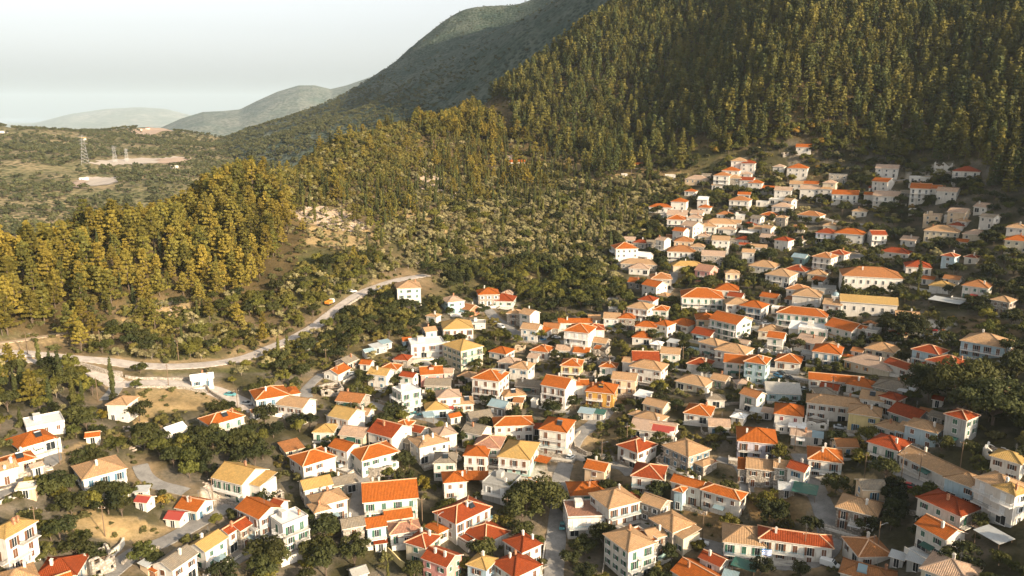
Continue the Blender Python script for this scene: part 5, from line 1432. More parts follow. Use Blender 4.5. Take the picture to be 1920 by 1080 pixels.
# shrubs spotted over the dry ground
scatter(vtest, (-60, 430, 430, 720), 4.6, lambda: tr.choices([('leafy',.85),('dark',.9),('olive',1.0),('thicket',1.0)], [.3,.35,.15,.2])[0], 'village', margin=.6, road=1.2, keep=.55)
scatter(lambda u, v: vtest(u, v)&(v > 560), (-330, 420, 130, 520), 3.1, lambda: ('bush', tr.choice([.35,.5,.7])), 'village', margin=.4, road=.8, keep=.30)
scatter(vtest, (-330, 420, 130, 600), 4.6, lambda: ('bush', tr.choice([.5,.8,1.0])), 'village', margin=.5, road=.8, keep=.30)
def hand(kind, u, v, s, phrase=None, label=None):
    p = near.hit(u, v, 0); trees.append((kind, p[0], p[1], p[2], s, phrase or 'village', label))
for a in [('great',1800,765,1.0,'giant dark spreading tree with a broad crown at right'),('great',1740,755,.82,'dark spreading tree adjoining the giant tree on its left'),('great',1860,800,.9,'dark spreading tree behind the grey tower house on its right'),
          ('great',1690,640,.78,'broad dark tree between the church and the parked cars'),('great',1012,960,.66,'tall dense dark tree beside the central street'),
          ('dark',1600,570,1.3,'dark tree in front of the church roof'),('cypress',1722,535,1.15,'dark conical cypress right of the school'),('cypress',1578,560,1.0,'dark conifer left of the school front'),
          ('dark',1330,545,1.2,'round tree beside the pink villa'),('yellow',1117,632,.9,'yellow-green tree behind the white corner house'),('yellow',795,920,.8,'yellowing tree beside the wide orange gabled house'),
          ('cypress',523,680,1.0,'first of two slim cypresses below the main road'),('cypress',540,677,1.05,'second of two slim cypresses below the main road'),('cypress',212,742,1.25,'tall leaning dark conifer at the road fork'),
          ('cypress',140,770,1.1,'tall slim cypress above the white flat roofed house'),('cypress',44,745,1.1,'tall brownish cypress below the road at far left'),
          ('dark',262,790,1.0,'round dark tree right of the lone tan roofed house'),('leafy',1010,640,.9,'brownish round tree below the parked cars')]:
    hand(a[0], a[1], a[2], a[3], None, a[4])
PHS = dict(spur='in the sunlit left wood', slope='above the main road', ridge='on the ridge thicket', terraces='below the rocky clearing', cypresses='on the cypress slope', saddle='on the saddle wood', groves='in the olive groves',
 lower_groves='in the dark grove', gully='in the shaded gully', skirt='above the top houses', hill='on the big hillside', lane_wood='inside the road bend', road_wood='in the far left wood', verge_wood='between the two roads', dark_wood='in the dark thicket',
 low_wood='in the lower orchard', front_wood='in the bottom wood', centre_wood='by the central street', right_wood='in the right wood', far_right_wood='in the shadowed valley', edge_wood='by the right edge', hedge_garden='in the hedge garden', corner_scrub='in the lower right corner', village='in the village')
ZB = {n: (max(0, min(p[0] for p in pl)), min(1920, max(p[0] for p in pl)), max(0, min(p[1] for p in pl)), min(1080, max(p[1] for p in pl))) for n, _, pl, ks, sp in zpoly}; ZB['village'] = (0, 1920, 300, 1080)
# ---- the largest 300 of each kind stand singly, the others are gathered by wood
from collections import defaultdict
bykind = defaultdict(list)
for t in trees: bykind[KN[t[0]][0]].append(t)
PH = dict(thicket=5.2, pine=13.5, hillpine=16, cypress=13, olive=5.2, leafy=8, dark=8.5, yellow=7, bush=2.2, great=19)
rest = []
for kn, L in bykind.items():
    def shown(t):
        u_, v_ = project(t[1], t[2], t[3]+PH[t[0]]*t[4]*.6); inside = -20 < u_ < 1940 and -30 < v_ < 1110
        return (1 if inside else 0)*PH[t[0]]*t[4]/math.hypot(t[1], t[2])+(1 if len(t) > 6 else 0)
    L.sort(key=shown, reverse=True); singles, more = L[:300], L[300:]
    for t in singles:
        k, x, y, z, s, ph = t[:6]; var = tr.randrange(len(KINDS[k])); cm, tm, jm = KINDS[k][var]
        big = PH[k]*s/math.hypot(x, y) > .018
        if big and k != 'bush':
            o = empty(kn, (x, y, z-.15), tr.uniform(0, 6.28)); o.scale = (s*tr.uniform(.9,1.12),)*2+(s,); put('trunk', tm, o); put('crown', cm, o)
        else: o = put(kn, jm, None, (x, y, z-.15), tr.uniform(0, 6.28)); o.scale = (s*tr.uniform(.9,1.12),)*2+(s,)
        if len(t) > 6: tag(o, t[6], KN[k][1])
        else:
            u_, v_ = project(x, y, z); u_ = float(u_); v_ = float(v_); bs = KN[k][2]
            if ph in ('village', 'dark_wood', 'front_wood', 'centre_wood', 'low_wood', 'hedge_garden', 'edge_wood') and 0 < u_ < 1920 and v_ < 1130:
                tag(o, placelabel(bs, u_, v_), KN[k][1], bs+'s of the village'); continue
            (ua, ub, va, vb) = ZB[ph]; h3 = ('far left', 'left', 'centre left', 'centre right', 'right', 'far right')[min(5, max(0, int(6*(u_-ua)/(ub-ua))))]; v3 = ('foot', 'lower part', 'upper part', 'top')[min(3, max(0, int(4*(vb-v_)/(vb-va))))]
            sz = 'tall ' if s > 1.12 else 'small ' if s < .82 else ''
            t_ = '%s%s %s, %s, %s' % (sz, bs, PHS[ph], v3, h3); used.add(t_); tag(o, t_, KN[k][1], t_)
    rest += more
proto_cols = {}
def gn_group(colx):
    g = bpy.data.node_groups.new('scatter', 'GeometryNodeTree'); g.interface.new_socket('Geometry', in_out='INPUT', socket_type='NodeSocketGeometry'); g.interface.new_socket('Geometry', in_out='OUTPUT', socket_type='NodeSocketGeometry')
    n = g.nodes; l = g.links; gi = n.new('NodeGroupInput'); go = n.new('NodeGroupOutput'); ci = n.new('GeometryNodeCollectionInfo'); ci.inputs['Collection'].default_value = colx
    ci.inputs['Separate Children'].default_value = True; ci.inputs['Reset Children'].default_value = True
    ip = n.new('GeometryNodeInstanceOnPoints'); ip.inputs['Pick Instance'].default_value = True
    def na(nm, ty): a = n.new('GeometryNodeInputNamedAttribute'); a.data_type = ty; a.inputs['Name'].default_value = nm; return a.outputs[0]
    e = n.new('FunctionNodeEulerToRotation'); l.new(na('rot', 'FLOAT_VECTOR'), e.inputs[0]); l.new(e.outputs[0], ip.inputs['Rotation'])
    l.new(na('idx', 'INT'), ip.inputs['Instance Index']); l.new(na('scl', 'FLOAT_VECTOR'), ip.inputs['Scale']); l.new(gi.outputs[0], ip.inputs['Points']); l.new(ci.outputs[0], ip.inputs['Instance']); l.new(ip.outputs[0], go.inputs[0]); return g
def stuff(name, kinds, items, label, cat):
    """items: kind, x, y, z, scale"""
    colx = bpy.data.collections.new(name+'_plants'); off = {}; i = 0
    for k in kinds:
        off[k] = i
        for cm, tm, jm in KINDS[k]: o = bpy.data.objects.new('%s_%03d' % ('plant', i), jm); colx.objects.link(o); i += 1
    n = len(items); me = bpy.data.meshes.new(name); me.vertices.add(n); me.vertices.foreach_set('co', np.array([(t[1], t[2], t[3]-.15) for t in items], dtype=np.float32).ravel())
    a = me.attributes.new('idx', 'INT', 'POINT'); a.data.foreach_set('value', np.array([off[t[0]]+tr.randrange(len(KINDS[t[0]])) for t in items], dtype=np.int32))
    a = me.attributes.new('rot', 'FLOAT_VECTOR', 'POINT'); a.data.foreach_set('vector', np.array([(0, 0, tr.uniform(0, 6.28)) for t in items], dtype=np.float32).ravel())
    a = me.attributes.new('scl', 'FLOAT_VECTOR', 'POINT'); a.data.foreach_set('vector', np.array([(t[4]*q, t[4]*q, t[4]) for t in items for q in (tr.uniform(.88, 1.15),)], dtype=np.float32).ravel())
    o = put(name, me); md = o.modifiers.new('scatter', 'NODES'); md.node_group = gn_group(colx); tag(o, label, cat, kind='stuff'); return o
STF = [('more_pine_trees', ('pine','hillpine'), 'the many further pines covering the spur and the big hillside', 'pine trees'), ('more_cypress_trees', ('cypress',), 'the many further dark cypresses on the middle slope', 'cypresses'),
       ('more_olive_trees', ('olive',), 'the many further pale olive trees in the groves', 'olive trees'), ('more_leafy_trees', ('leafy','thicket','dark','yellow'), 'the many further leafy trees of the woods and gardens', 'leafy trees'), ('more_shrubs', ('bush',), 'the many further low shrubs between the houses', 'shrubs')]
for nm, ks, lb, ct in STF:
    it = [t for t in rest if t[0] in ks]
    if it: stuff(nm, ks, it, lb, ct)
print('TREES', len(trees), {k: len(v) for k, v in bykind.items()})
# ---- undergrowth under the woods
ug = []
rs_ = np.random.RandomState(9)
for (x0, x1, y0, y1, sp) in ((-420, 620, 300, 1000, 5.0),):
    nx = int((x1-x0)/sp); ny = int((y1-y0)/sp); gx, gy = np.meshgrid(np.arange(nx)*sp+x0, np.arange(ny)*sp+y0); gx = (gx+rs_.uniform(-.5,.5,gx.shape)*sp).ravel(); gy = (gy+rs_.uniform(-.5,.5,gy.shape)*sp).ravel()
    gz = near.h(gx, gy); U_, V_ = project(gx, gy, gz); m = (~inpoly(U_, V_, vill_poly))&(dist_sheet.h(gx, gy) > 1.5)&(np.hypot(gx, gy) < 1100)&(np.abs(np.arctan2(gx, gy)) < R(40))&(rs_.rand(len(gx)) < .62)
    for x, y, z in zip(gx[m], gy[m], gz[m]): ug.append(('bush', x, y, z, rs_.uniform(.5, 1.3)))
stuff('undergrowth', ('bush',), ug, 'low scrub and undergrowth covering the wooded slopes', 'undergrowth')
# ---- trees and bushes of the valley and the mountain foot
fv = []
gx = rs_.uniform(-1500, 60, 52000); gy = rs_.uniform(520, 2300, 52000); A = np.arctan2(gx, gy); rr_ = np.hypot(gx, gy); dens = vnoise(gx, gy, 130, 301)+.5
gz = valley.h(gx, gy); U_, V_ = project(gx, gy, gz)
BARE = [[(165,300),(250,292),(350,293),(345,310),(240,313),(170,315)], [(130,332),(215,330),(220,348),(190,358),(135,352)], [(255,236),(310,234),(330,248),(270,256)], [(20,305),(150,318),(140,326),(0,330)],[(0,238),(25,238),(22,250),(0,252)]]
m = (A > R(-43))&(rr_ < 2200)&(rs_.rand(len(gx)) < np.clip(dens*1.25, .12, .95))
for pl in BARE: m &= ~inpoly(U_, V_, pl)
for x, y, z in zip(gx[m], gy[m], gz[m]): fv.append(('far_tree', x, y, z, rs_.uniform(.45, 1.15)))
stuff('valley_woods', ('far_tree',), fv, 'scattered trees and bushes over the hazy valley hills', 'trees')
fm_ = []
gx = rs_.uniform(-900, 450, 30000); gy = rs_.uniform(1150, 2500, 30000); gz = mount.h(gx, gy); dens = vnoise(gx, gy, 120, 401)+.5
U_, V_ = project(gx, gy, gz); low = np.clip((260-gz)/160, 0, 1); m = (rs_.rand(len(gx)) < low*.8*np.clip(dens*1.5, .2, 1)+.05)&(np.abs(np.arctan2(gx, gy)+R(6)) < R(17))
for x, y, z, l in zip(gx[m], gy[m], gz[m], low[m]): fm_.append(('far_tree', x, y, z, rs_.uniform(.35, .75)+.5*l))
stuff('mountain_woods', ('far_tree',), fm_, 'dark bushes and trees dotted over the shaded mountain flank', 'trees')
# ------------------------------------------------------------------ smaller things
def carpaint(name, c):
    m, nt, p = _mat(name); p.inputs['Base Color'].default_value = (*c, 1); p.inputs['Roughness'].default_value = .35; p.inputs['Coat Weight'].default_value = .4; return m
CP = {k: carpaint('car_paint_'+k, c) for k, c in dict(white=(.68,.68,.66), silver=(.42,.44,.45), dark=(.04,.045,.05), blue=(.05,.17,.30), teal=(.10,.32,.34), red=(.34,.02,.02), orange=(.55,.20,.03), green=(.03,.13,.10), yellow=(.58,.33,.04)).items()}
lampm = plain('lamp_glass', (.6,.58,.5), .2)
def loft(secs, mi=0):
    """sections (x, [(y,z)...]) joined"""
    b = MB(); n = len(secs[0][1])
    for x, pr in secs:
        for y, z in pr: b.v.append((x, y, z))
    for i in range(len(secs)-1):
        for j in range(n):
            k = (j+1) % n; b.f.append((i*n+j, i*n+k, (i+1)*n+k, (i+1)*n+j)); b.m.append(mi)
    b.f.append(tuple(range(n))[::-1]); b.f.append(tuple(range((len(secs)-1)*n, len(secs)*n))); b.m += [mi, mi]; return b
def sec(x, hw, z0, z1, tuck=.08): return (x, [(-hw+tuck, z0), (hw-tuck, z0), (hw, z0+.15), (hw, z1-.12), (hw-.1, z1), (-hw+.1, z1), (-hw, z1-.12), (-hw, z0+.15)])
def car_meshes(kind):
    if kind == 'van': L = 4.8; body = [sec(-2.4,.82,.35,1.75), sec(-2.3,.9,.28,1.95), sec(.9,.9,.25,1.95), sec(1.5,.88,.25,1.25), sec(2.25,.84,.28,.98), sec(2.4,.74,.38,.8)]; cab = [sec(.55,.80,1.2,1.97,.02), sec(.95,.80,1.2,1.96,.02), sec(1.62,.76,1.0,1.22,.02)]
    elif kind == 'pickup': L = 5.0; body = [sec(-2.5,.82,.45,1.0), sec(-2.4,.88,.4,1.05), sec(.9,.88,.35,1.05), sec(2.3,.84,.38,1.0), sec(2.5,.74,.48,.85)]; cab = [sec(-.55,.78,1.0,1.15,.02), sec(-.3,.74,1.0,1.68,.02), sec(.55,.74,1.0,1.7,.02), sec(1.2,.76,.98,1.08,.02)]
    elif kind == 'hatch': L = 3.9; body = [sec(-1.95,.76,.35,.9), sec(-1.85,.84,.28,.98), sec(.8,.84,.24,.94), sec(1.75,.8,.28,.78), sec(1.95,.7,.36,.65)]; cab = [sec(-1.8,.70,.9,1.0,.02), sec(-1.4,.68,.9,1.45,.02), sec(.1,.68,.9,1.48,.02), sec(.95,.72,.88,.96,.02)]
    else: L = 4.4; body = [sec(-2.2,.76,.38,.88), sec(-2.05,.86,.28,.98), sec(-1.2,.87,.24,.98), sec(.9,.87,.24,.95), sec(2.0,.82,.28,.8), sec(2.2,.7,.36,.66)]; cab = [sec(-1.75,.72,.92,1.0,.02), sec(-1.05,.68,.92,1.42,.02), sec(.15,.68,.92,1.44,.02), sec(1.05,.74,.9,.97,.02)]
    return body, cab, L
CM = {}
def car(u, v, yaw, kind, colr, label, fld=None):
    X, Y, Z = near.hit(u, v, .7); az = math.atan2(X, Y); a = R(yaw)-az
    if (kind, colr) not in CM:
        body, cab, L = car_meshes(kind); bm_ = loft(body).mesh('car_body', [CP[colr]]); cb = loft(cab); cb.m = [0]*len(cb.m); cm_ = cb.mesh('car_cabin', [M['carglass']])
        rf = MB(); x0 = cab[1][0]+.05; x1 = cab[-2][0]-.05; zt = max(p[1] for p in cab[1][1]); rf.box(x0, -.62, zt-.02, x1, .62, zt+.05); rm_ = rf.mesh('car_roof', [CP[colr]])
        w_ = MB(); w_.bar((0,-.1,0), (0,.1,0), .31, 0, 12); wm_ = w_.mesh('wheel', [M['tyre']]); h_ = MB(); h_.bar((0,-.115,0), (0,.115,0), .17, 0, 8); hm = h_.mesh('hubcap', [M['metal']])
        l_ = MB(); l_.box(-.05,-.16,-.08,.05,.16,.08); CM[(kind, colr)] = (bm_, cm_, rm_, wm_, hm, l_.mesh('headlight', [lampm]), L)
    bm_, cm_, rm_, wm_, hm, lm, L = CM[(kind, colr)]
    z = max(float(near.h(X, Y)), Z)+.02
    root = empty('parked_'+('van' if kind == 'van' else 'pickup_truck' if kind == 'pickup' else 'car'), (X, Y, z+.08), a)
    tag(root, label, 'van' if kind == 'van' else 'pickup truck' if kind == 'pickup' else 'car', 'cars parked in the village')
    put('body', bm_, root); put('cabin_glass', cm_, root); put('roof', rm_, root)
    for sx_ in (-1, 1):
        for sy in (-1, 1): o = put('wheel', wm_, root, (sx_*L*.31, sy*.78, .31)); put('hubcap', hm, o)
        put('headlight', lm, root, (L/2-.06, sx_*.55, .62))
for c in [(432,739,-30,'sedan','teal','pale teal car parked along the upper bend wall'),(463,756,-30,'sedan','silver','silver car parked just below the pale teal car at the bend'),
 (635,870,-70,'sedan','silver','silver-green car in the lane beside the orange roofed house'),(1070,856,60,'hatch','white','small white car parked on the street by the tall white house'),
 (996,901,-5,'sedan','orange','orange car in the yard left of the dark central tree'),(1312,1017,-5,'pickup','white','white pickup truck parked beside the stone house'),
 (1556,1058,-15,'van','white','white van parked on the curve at lower right'),(1576,801,3,'sedan','silver','silver car parked left of its pair below the yellow house'),(1602,799,3,'sedan','silver','silver car parked nearest the pale yellow house'),
 (1509,730,-20,'sedan','silver','silver car parked beside the grey roofed blue shed'),(1139,866,5,'sedan','dark','dark car parked against the curved stone wall'),(1243,728,25,'hatch','white','small white car beside the tan roofed stone house lane'),
 (1459,704,-40,'hatch','blue','small blue car beside the broad pale road'),(1660,932,-55,'sedan','teal','teal car parked above the hedge garden, left of its pair'),(1681,934,-60,'sedan','silver','silver car parked beside the teal car above the hedge garden'),
 (1708,912,-5,'hatch','red','red car half hidden by the hedge on the right path'),(1740,629,-5,'sedan','silver','silver car in the shaded car park, front left'),(1760,628,12,'sedan','white','white car in the shaded car park, front row'),
 (1772,623,0,'hatch','orange','orange car in the shaded car park'),(1727,613,-5,'sedan','green','dark green car at the back left of the shaded car park'),(1748,618,-8,'sedan','red','red car in the middle of the shaded car park'),
 (1437,606,5,'sedan','white','white car in the yard right of the white stepped house'),(1416,607,5,'sedan','dark','dark car left of the white car in the yard'),(1209,608,5,'sedan','dark','dark car behind the small orange roofed house, upper of two'),
 (1213,615,5,'sedan','dark','dark car behind the small orange roofed house, lower of two'),(930,606,-60,'sedan','silver','silver car on the sloping street behind the white van'),(940,613,-60,'van','white','white van parked on the sloping village street'),
 (1016,636,8,'sedan','blue','dark blue car in front of the low white house'),(1043,632,5,'sedan','white','white car left of the white corner house'),(1400,525,-10,'sedan','silver','silver car in the shade right of the pink villa'),
 (1449,685,-85,'sedan','dark','dark car beside the blue-white block'),(1466,699,-50,'sedan','dark','dark car on the pale road, left of its pair'),(1480,708,-45,'sedan','dark','dark car on the pale road, right of its pair'),
 (780,776,0,'sedan','teal','teal car beside the lane below the white villa'),(663,700,10,'hatch','silver','grey car beside the old farmhouse'),(661,546,25,'sedan','white','white car parked on the verge of the main road'),
 (1761,320,0,'sedan','dark','dark car on the upper road by the roofless mansion'),(1058,948,85,'sedan','green','dark green car in the shade of the central tree, upper'),(1055,985,85,'sedan','teal','dark teal car in the shade of the central tree, lower'),(1453,713,-30,'hatch','blue','blue car in front of the grey roofed shed yard'),
 (1120,322+250,0,'hatch','white','small white car by the lane end near the dark grove')][:-1]: car(*c)
# yellow truck on the main road verge
def truck():
    X, Y, Z = near.hit(619, 567, 1.0); a = R(60)-math.atan2(X, Y); root = empty('tipper_truck', (X, Y, float(near.h(X, Y))), a); tag(root, 'orange tipper truck with pale cab parked on the main road verge', 'truck')
    b = MB(); b.box(-3.2,-1.05,.75,1.2,1.05,.95); b.build('chassis', M['rail_dark'], root)
    b = MB(); b.box(-3.3,-1.15,.96,.9,1.15,1.1); b.box(-3.3,-1.15,1.1,.9,-1.05,2.1); b.box(-3.3,1.05,1.1,.9,1.15,2.1); b.box(.8,-1.05,1.1,.9,1.05,2.3); b.box(-3.3,-1.05,1.1,-3.2,1.05,1.9); b.build('tipper_bed', CP['orange'], root)
    loft([sec(1.15,1.0,.6,2.5), sec(2.4,1.0,.55,2.5), sec(2.9,1.0,.55,1.6)]).build('cab', CP['white'], root); loft([sec(2.0,1.01,1.6,2.4,.02), sec(2.44,.98,1.6,2.4,.02), sec(2.8,.98,1.6,1.7,.02)]).build('windscreen', M['carglass'], root)
    w_ = MB(); w_.bar((0,-.16,0), (0,.16,0), .48, 0, 12); wm_ = w_.mesh('wheel', [M['tyre']])
    for x in (-2.4, -1.3, 2.0):
        for y in (-.95, .95): put('wheel', wm_, root, (x, y, .48))
truck()
# poles and lamps
def pole_mesh(h=8.5):
    b = MB(); b.bar((0,0,-1), (0,0,h), .15, 0, 6, .10); return b.mesh('pole', [M['wood']])
PM = pole_mesh(); b = MB(); b.box(-.9,-.05,7.7,.9,.05,7.85); AM = b.mesh('crossarm', [M['wood']]); b = MB(); b.bar((0,0,0),(0,0,.22),.05,0,6); IM = b.mesh('insulator', [M['rail_white']])
def pole(u, v, lab=None, lamp=False):
    X, Y, Z = near.hit(u, v); root = empty('street_lamp' if lamp else 'utility_pole', (X, Y, Z), tr.uniform(-.6, .6)); cat = 'street lamp' if lamp else 'utility pole'
    tag(root, lab or placelabel(cat if lamp else 'wooden utility pole', u, v), cat, 'street lamps' if lamp else 'wooden utility poles around the village'); put('pole', PM, root)
    if lamp:
        b = MB(); b.bar((0,0,7.4), (1.5,0,8.0), .05); b.build('arm', M['metal'], root); b = MB(); b.box(1.3,-.14,7.92,2.0,.14,8.06); b.build('lamp_head', M['metal'], root)
    else:
        a = put('crossarm', AM, root)
        for x in (-.75, 0, .75): put('insulator', IM, a, (x, 0, 7.85))
for u, v in [(391,738),(316,724),(184,752),(113,870),(70,1010),(400,946),(197,1006),(335,675),(701,748),(794,870),(856,880),(792,982),(951,982),(1059,852),(1490,845),(1507,1052),(1317,1010),(1690,898),(1723,901),(1310,597),(1332,588),(1280,685),(981,660),(1476,344),(1247,625),(612,690),(446,772),(1175,840),(1620,900),(1800,880),(1560,745),(900,690),(1142,700),(1385,720)]: pole(u, v)
for u, v in [(52,665),(189,658),(821,1011),(1128,870),(1645,1035)]: pole(u, v, None, True)
# lattice pylons in the valley
def pylon(u, v, h, label):
    X, Y, Z = valley.hit(u, v, rmin=450); root = empty('electricity_pylon', (X, Y, Z), .5); tag(root, label, 'pylon', 'lattice pylons at the quarry')
    b = MB(); n = 9; s0 = h*.11
    lv = [(h*i/n, s0*(1-i/n)**.8+.5) for i in range(n+1)]
    for (z0, a0), (z1, a1) in zip(lv, lv[1:]):
        c0 = [(a0,a0,z0),(-a0,a0,z0),(-a0,-a0,z0),(a0,-a0,z0)]; c1 = [(a1,a1,z1),(-a1,a1,z1),(-a1,-a1,z1),(a1,-a1,z1)]
        for i in range(4): j = (i+1) % 4; b.bar(c0[i], c1[i], .10, 0, 4); b.bar(c0[i], c1[j], .05, 0, 3); b.bar(c0[j], c1[i], .05, 0, 3); b.bar(c1[i], c1[j], .05, 0, 3)
    b.build('lattice_mast', M['metal'], root)
    for z in (.72, .84, .95):
        q = MB(); 
        for s_ in (-1, 1): q.bar((0,0,h*z), (s_*h*.13,0,h*z), .12, 0, 4); q.bar((0,0,h*z+1.6), (s_*h*.13,0,h*z), .1, 0, 4)
        q.build('crossarm', M['metal'], root)
pylon(160, 308, 36, 'tall lattice pylon at the left end of the pale quarry yard'); pylon(216, 306, 22, 'shorter lattice pylon in the middle of the quarry yard'); pylon(238, 304, 18, 'smallest lattice pylon at the right of the quarry yard')
# pale cleared yards in the valley
def drape(sheet, name, pl, mat, lift=.5, step=6.0, rmin=450):
    P = [sheet.hit(u, v, rmin=rmin)[:2] for u, v in pl]; xs = [p[0] for p in P]; ys = [p[1] for p in P]
    gx = np.arange(min(xs), max(xs)+step, step); gy = np.arange(min(ys), max(ys)+step, step); b = MB(); idx = {}
    for i, x in enumerate(gx):
        for j, y in enumerate(gy):
            jx, jy = float(vnoise(np.array([x]), np.array([y]), 14, 5)[0])*14, float(vnoise(np.array([x]), np.array([y]), 14, 15)[0])*14
            if inpoly(np.array([x+jx]), np.array([y+jy]), P)[0]:
                q = []
                for a_, b_ in ((0,0),(1,0),(1,1),(0,1)):
                    k = (i+a_, j+b_)
                    if k not in idx: idx[k] = len(b.v); X_, Y_ = xs0+k[0]*step if False else min(xs)+k[0]*step, min(ys)+k[1]*step; b.v.append((X_, Y_, float(sheet.h(X_, Y_))+lift))
                    q.append(idx[k])
                b.f.append(tuple(q)); b.m.append(0)
    tag(b.build(name, mat), kind='structure')
M['quarry'] = plain('quarried_earth', (.36,.26,.19)); M['pale_earth'] = plain('pale_gravel', (.40,.34,.28)); M['dry_field'] = plain('dry_field', (.44,.34,.20))
drape(valley, 'quarry_yard', [(165,306),(195,300),(260,296),(320,294),(352,296),(330,304),(260,308),(190,312)], M['pale_earth']); drape(valley, 'quarry_yard', [(290,297),(352,296),(345,304),(290,306)], M['quarry'], .9)
drape(valley, 'cleared_ground', [(132,344),(145,334),(215,333),(215,342),(195,348),(135,352)], M['pale_earth']); drape(valley, 'earth_bank', [(122,352),(135,338),(150,336),(140,354)], M['quarry'], .9)
drape(valley, 'earth_bank', [(240,244),(300,240),(320,246),(280,254),(245,254)], M['quarry'], .6, 10)
# walls
def wall_line(pl, h, t, mat, label, name='garden_wall', fence=False):
    P = [near.hit(u, v)[:2] for u, v in pl]; L = smooth_line(P, 2.0) if len(P) > 2 else smooth_line([P[0], (P[0]+P[1])/2, P[1]], 2.0); o = L[0].copy(); b = MB()
    z = near.h(L[:,0], L[:,1]); T = np.gradient(L, axis=0); T /= np.linalg.norm(T, axis=1)[:,None]+1e-9; Nn = np.c_[-T[:,1], T[:,0]]*t/2; zz = z-z[0]
    for i in range(len(L)):
        hh = h*(1+.08*math.sin(i*1.7)) if not fence else h
        for s_, dz in ((1,-1.0),(1,hh),(-1,hh),(-1,-1.0)): b.v.append((L[i,0]-o[0]+s_*Nn[i,0], L[i,1]-o[1]+s_*Nn[i,1], zz[i]+dz))
    for i in range(len(L)-1):
        for j in range(3): a = i*4+j; b.f.append((a, a+1, a+5, a+4)); b.m.append(0)
    b.f += [(0,3,2,1), tuple((len(L)-1)*4+k for k in range(4))]; b.m += [0,0]
    ob = b.build(name, mat, None, (o[0], o[1], float(z[0]))); tag(ob, label, 'wall')
for pl, h, t, m_, lb in [
 ([(188,934),(212,910),(236,886)],1.8,.4,'wall_w','long white terrace wall running up beside the cream villa'),
 ([(385,728),(400,742),(430,760),(455,775)],1.5,.5,'wall_s','stone roadside wall above the dry grass field'),
 ([(102,676),(130,683),(160,690),(200,702),(230,706)],1.8,.6,'wall_s','long stone retaining wall between the main road and the lower road'),
 ([(235,708),(300,712),(370,714)],1.0,.5,'wall_s','low stone wall along the upper edge of the lower road'),
 ([(255,728),(330,728),(388,738)],.9,.4,'wall_s','low stone kerb wall at the top of the dry grass field'),
 ([(480,668),(520,655),(560,637),(590,618)],.9,.5,'wall_s','stone parapet on the outer side of the main road bend'),
 ([(610,606),(645,578),(680,556)],.8,.5,'wall_s','stone parapet further up the main road'),
 ([(0,716+230),(25,935),(60,915)],1.0,.3,'wall_w','white fence wall along the lane at the left edge'),
 ([(1082,845),(1100,855),(1130,860),(1152,864)],1.6,.5,'wall_s','curved stone wall below the round brown field'),
 ([(1080,845),(1076,825),(1088,812)],1.2,.5,'wall_s','stone kerb wall on the left of the round brown field'),
 ([(681,884),(690,893),(715,896),(735,888)],3.2,.7,'wall_s','curved high stone wall under the wide orange house'),
 ([(1190,1072),(1222,1055),(1256,1038)],1.3,.25,'wall_h','pale green and white garden wall by the three storey tower house'),
 ([(1022,1020),(1018,1050),(1014,1090)],1.0,.3,'wall_w','white posted wall left of the central street at the bottom'),
 ([(728,1040),(750,1062),(775,1078)],2.2,.3,'wall_y','yellow courtyard wall in front of the cream house'),
 ([(775,1078),(800,1062),(812,1052)],2.2,.3,'wall_y','right side of the yellow courtyard wall'),
 ([(1450,1062),(1446,1035),(1440,1022)],1.2,.25,'wall_w','short white yard wall before the longest red roof'),
 ([(1400,1052),(1445,1058),(1500,1056)],.9,.3,'wall_w','white yard wall along the lower right road'),
 ([(230,1060),(250,1042),(300,1030)],1.0,.5,'wall_s','pale stone wall along the lower left lane'),
 ([(205,1050),(222,1035),(233,1020)],1.8,.4,'wall_w','white wall stub beside the roofless ruin'),
 ([(1705,540),(1740,548),(1780,552)],1.2,.3,'wall_w','white terrace wall below the square house'),
 ([(1680,522),(1710,530),(1745,534)],1.6,.3,'wall_w','white wall between the school and the square house'),
 ([(1650,688),(1700,705),(1740,720)],1.0,.3,'wall_s','stone wall below the cream hall'),
 ([(1860,683),(1890,680),(1910,676)],1.0,.3,'wall_g','concrete wall on the right slope'),
 ([(1340,498),(1370,497),(1400,500),(1440,506)],1.0,.3,'wall_w','pale lane wall right of the pink villa'),
 ([(1530,722),(1500,716),(1462,708)],.9,.3,'wall_s','stone wall along the pale road'),
 ([(1560,812),(1610,812),(1640,806)],1.1,.3,'wall_s','stone wall below the parked silver cars'),
 ([(1395,880),(1402,905),(1406,935)],1.2,.4,'wall_s','stone wall left of the stone terrace houses'),
 ([(1310,770),(1345,762),(1385,758)],1.0,.4,'wall_s','stone wall above the small brown field'),
 ([(1315,800),(1320,815),(1370,815)],1.0,.4,'wall_s','stone wall below the small brown field'),
 ([(700,752),(740,762),(790,778)],.9,.4,'wall_s','stone wall along the lane below the white villa'),
 ([(1560,880),(1555,905),(1580,925)],.8,.3,'wall_s','low wall at the dry plot beside the lane'),
 ([(760,690),(790,700),(800,720)],1.0,.3,'wall_s','stone terrace wall below the cream apartment block'),
 ([(1120,820+180),(1135,1030),(1130,1075)],.9,.3,'wall_s','low wall of the garden right of the central street'),
 ([(1655,965),(1690,962),(1750,975)],1.4,.3,'wall_s','wall along the top of the hedge garden'),
 ([(1570,330),(1620,336),(1650,342)],1.0,.4,'wall_s','long low terrace wall under the square stone building'),
 ([(1570,380),(1640,384),(1700,386)],1.4,.4,'wall_s','terrace wall below the upper row of houses'),
 ([(640,812),(660,822),(700,820)],.9,.3,'wall_w','white yard wall near the low cream house'),
 ([(560,1003),(520,1012),(470,1030)],1.0,.4,'wall_s','stone edge wall of the paved lane at lower left'),
]: wall_line(pl, h, t, M[m_], lb)
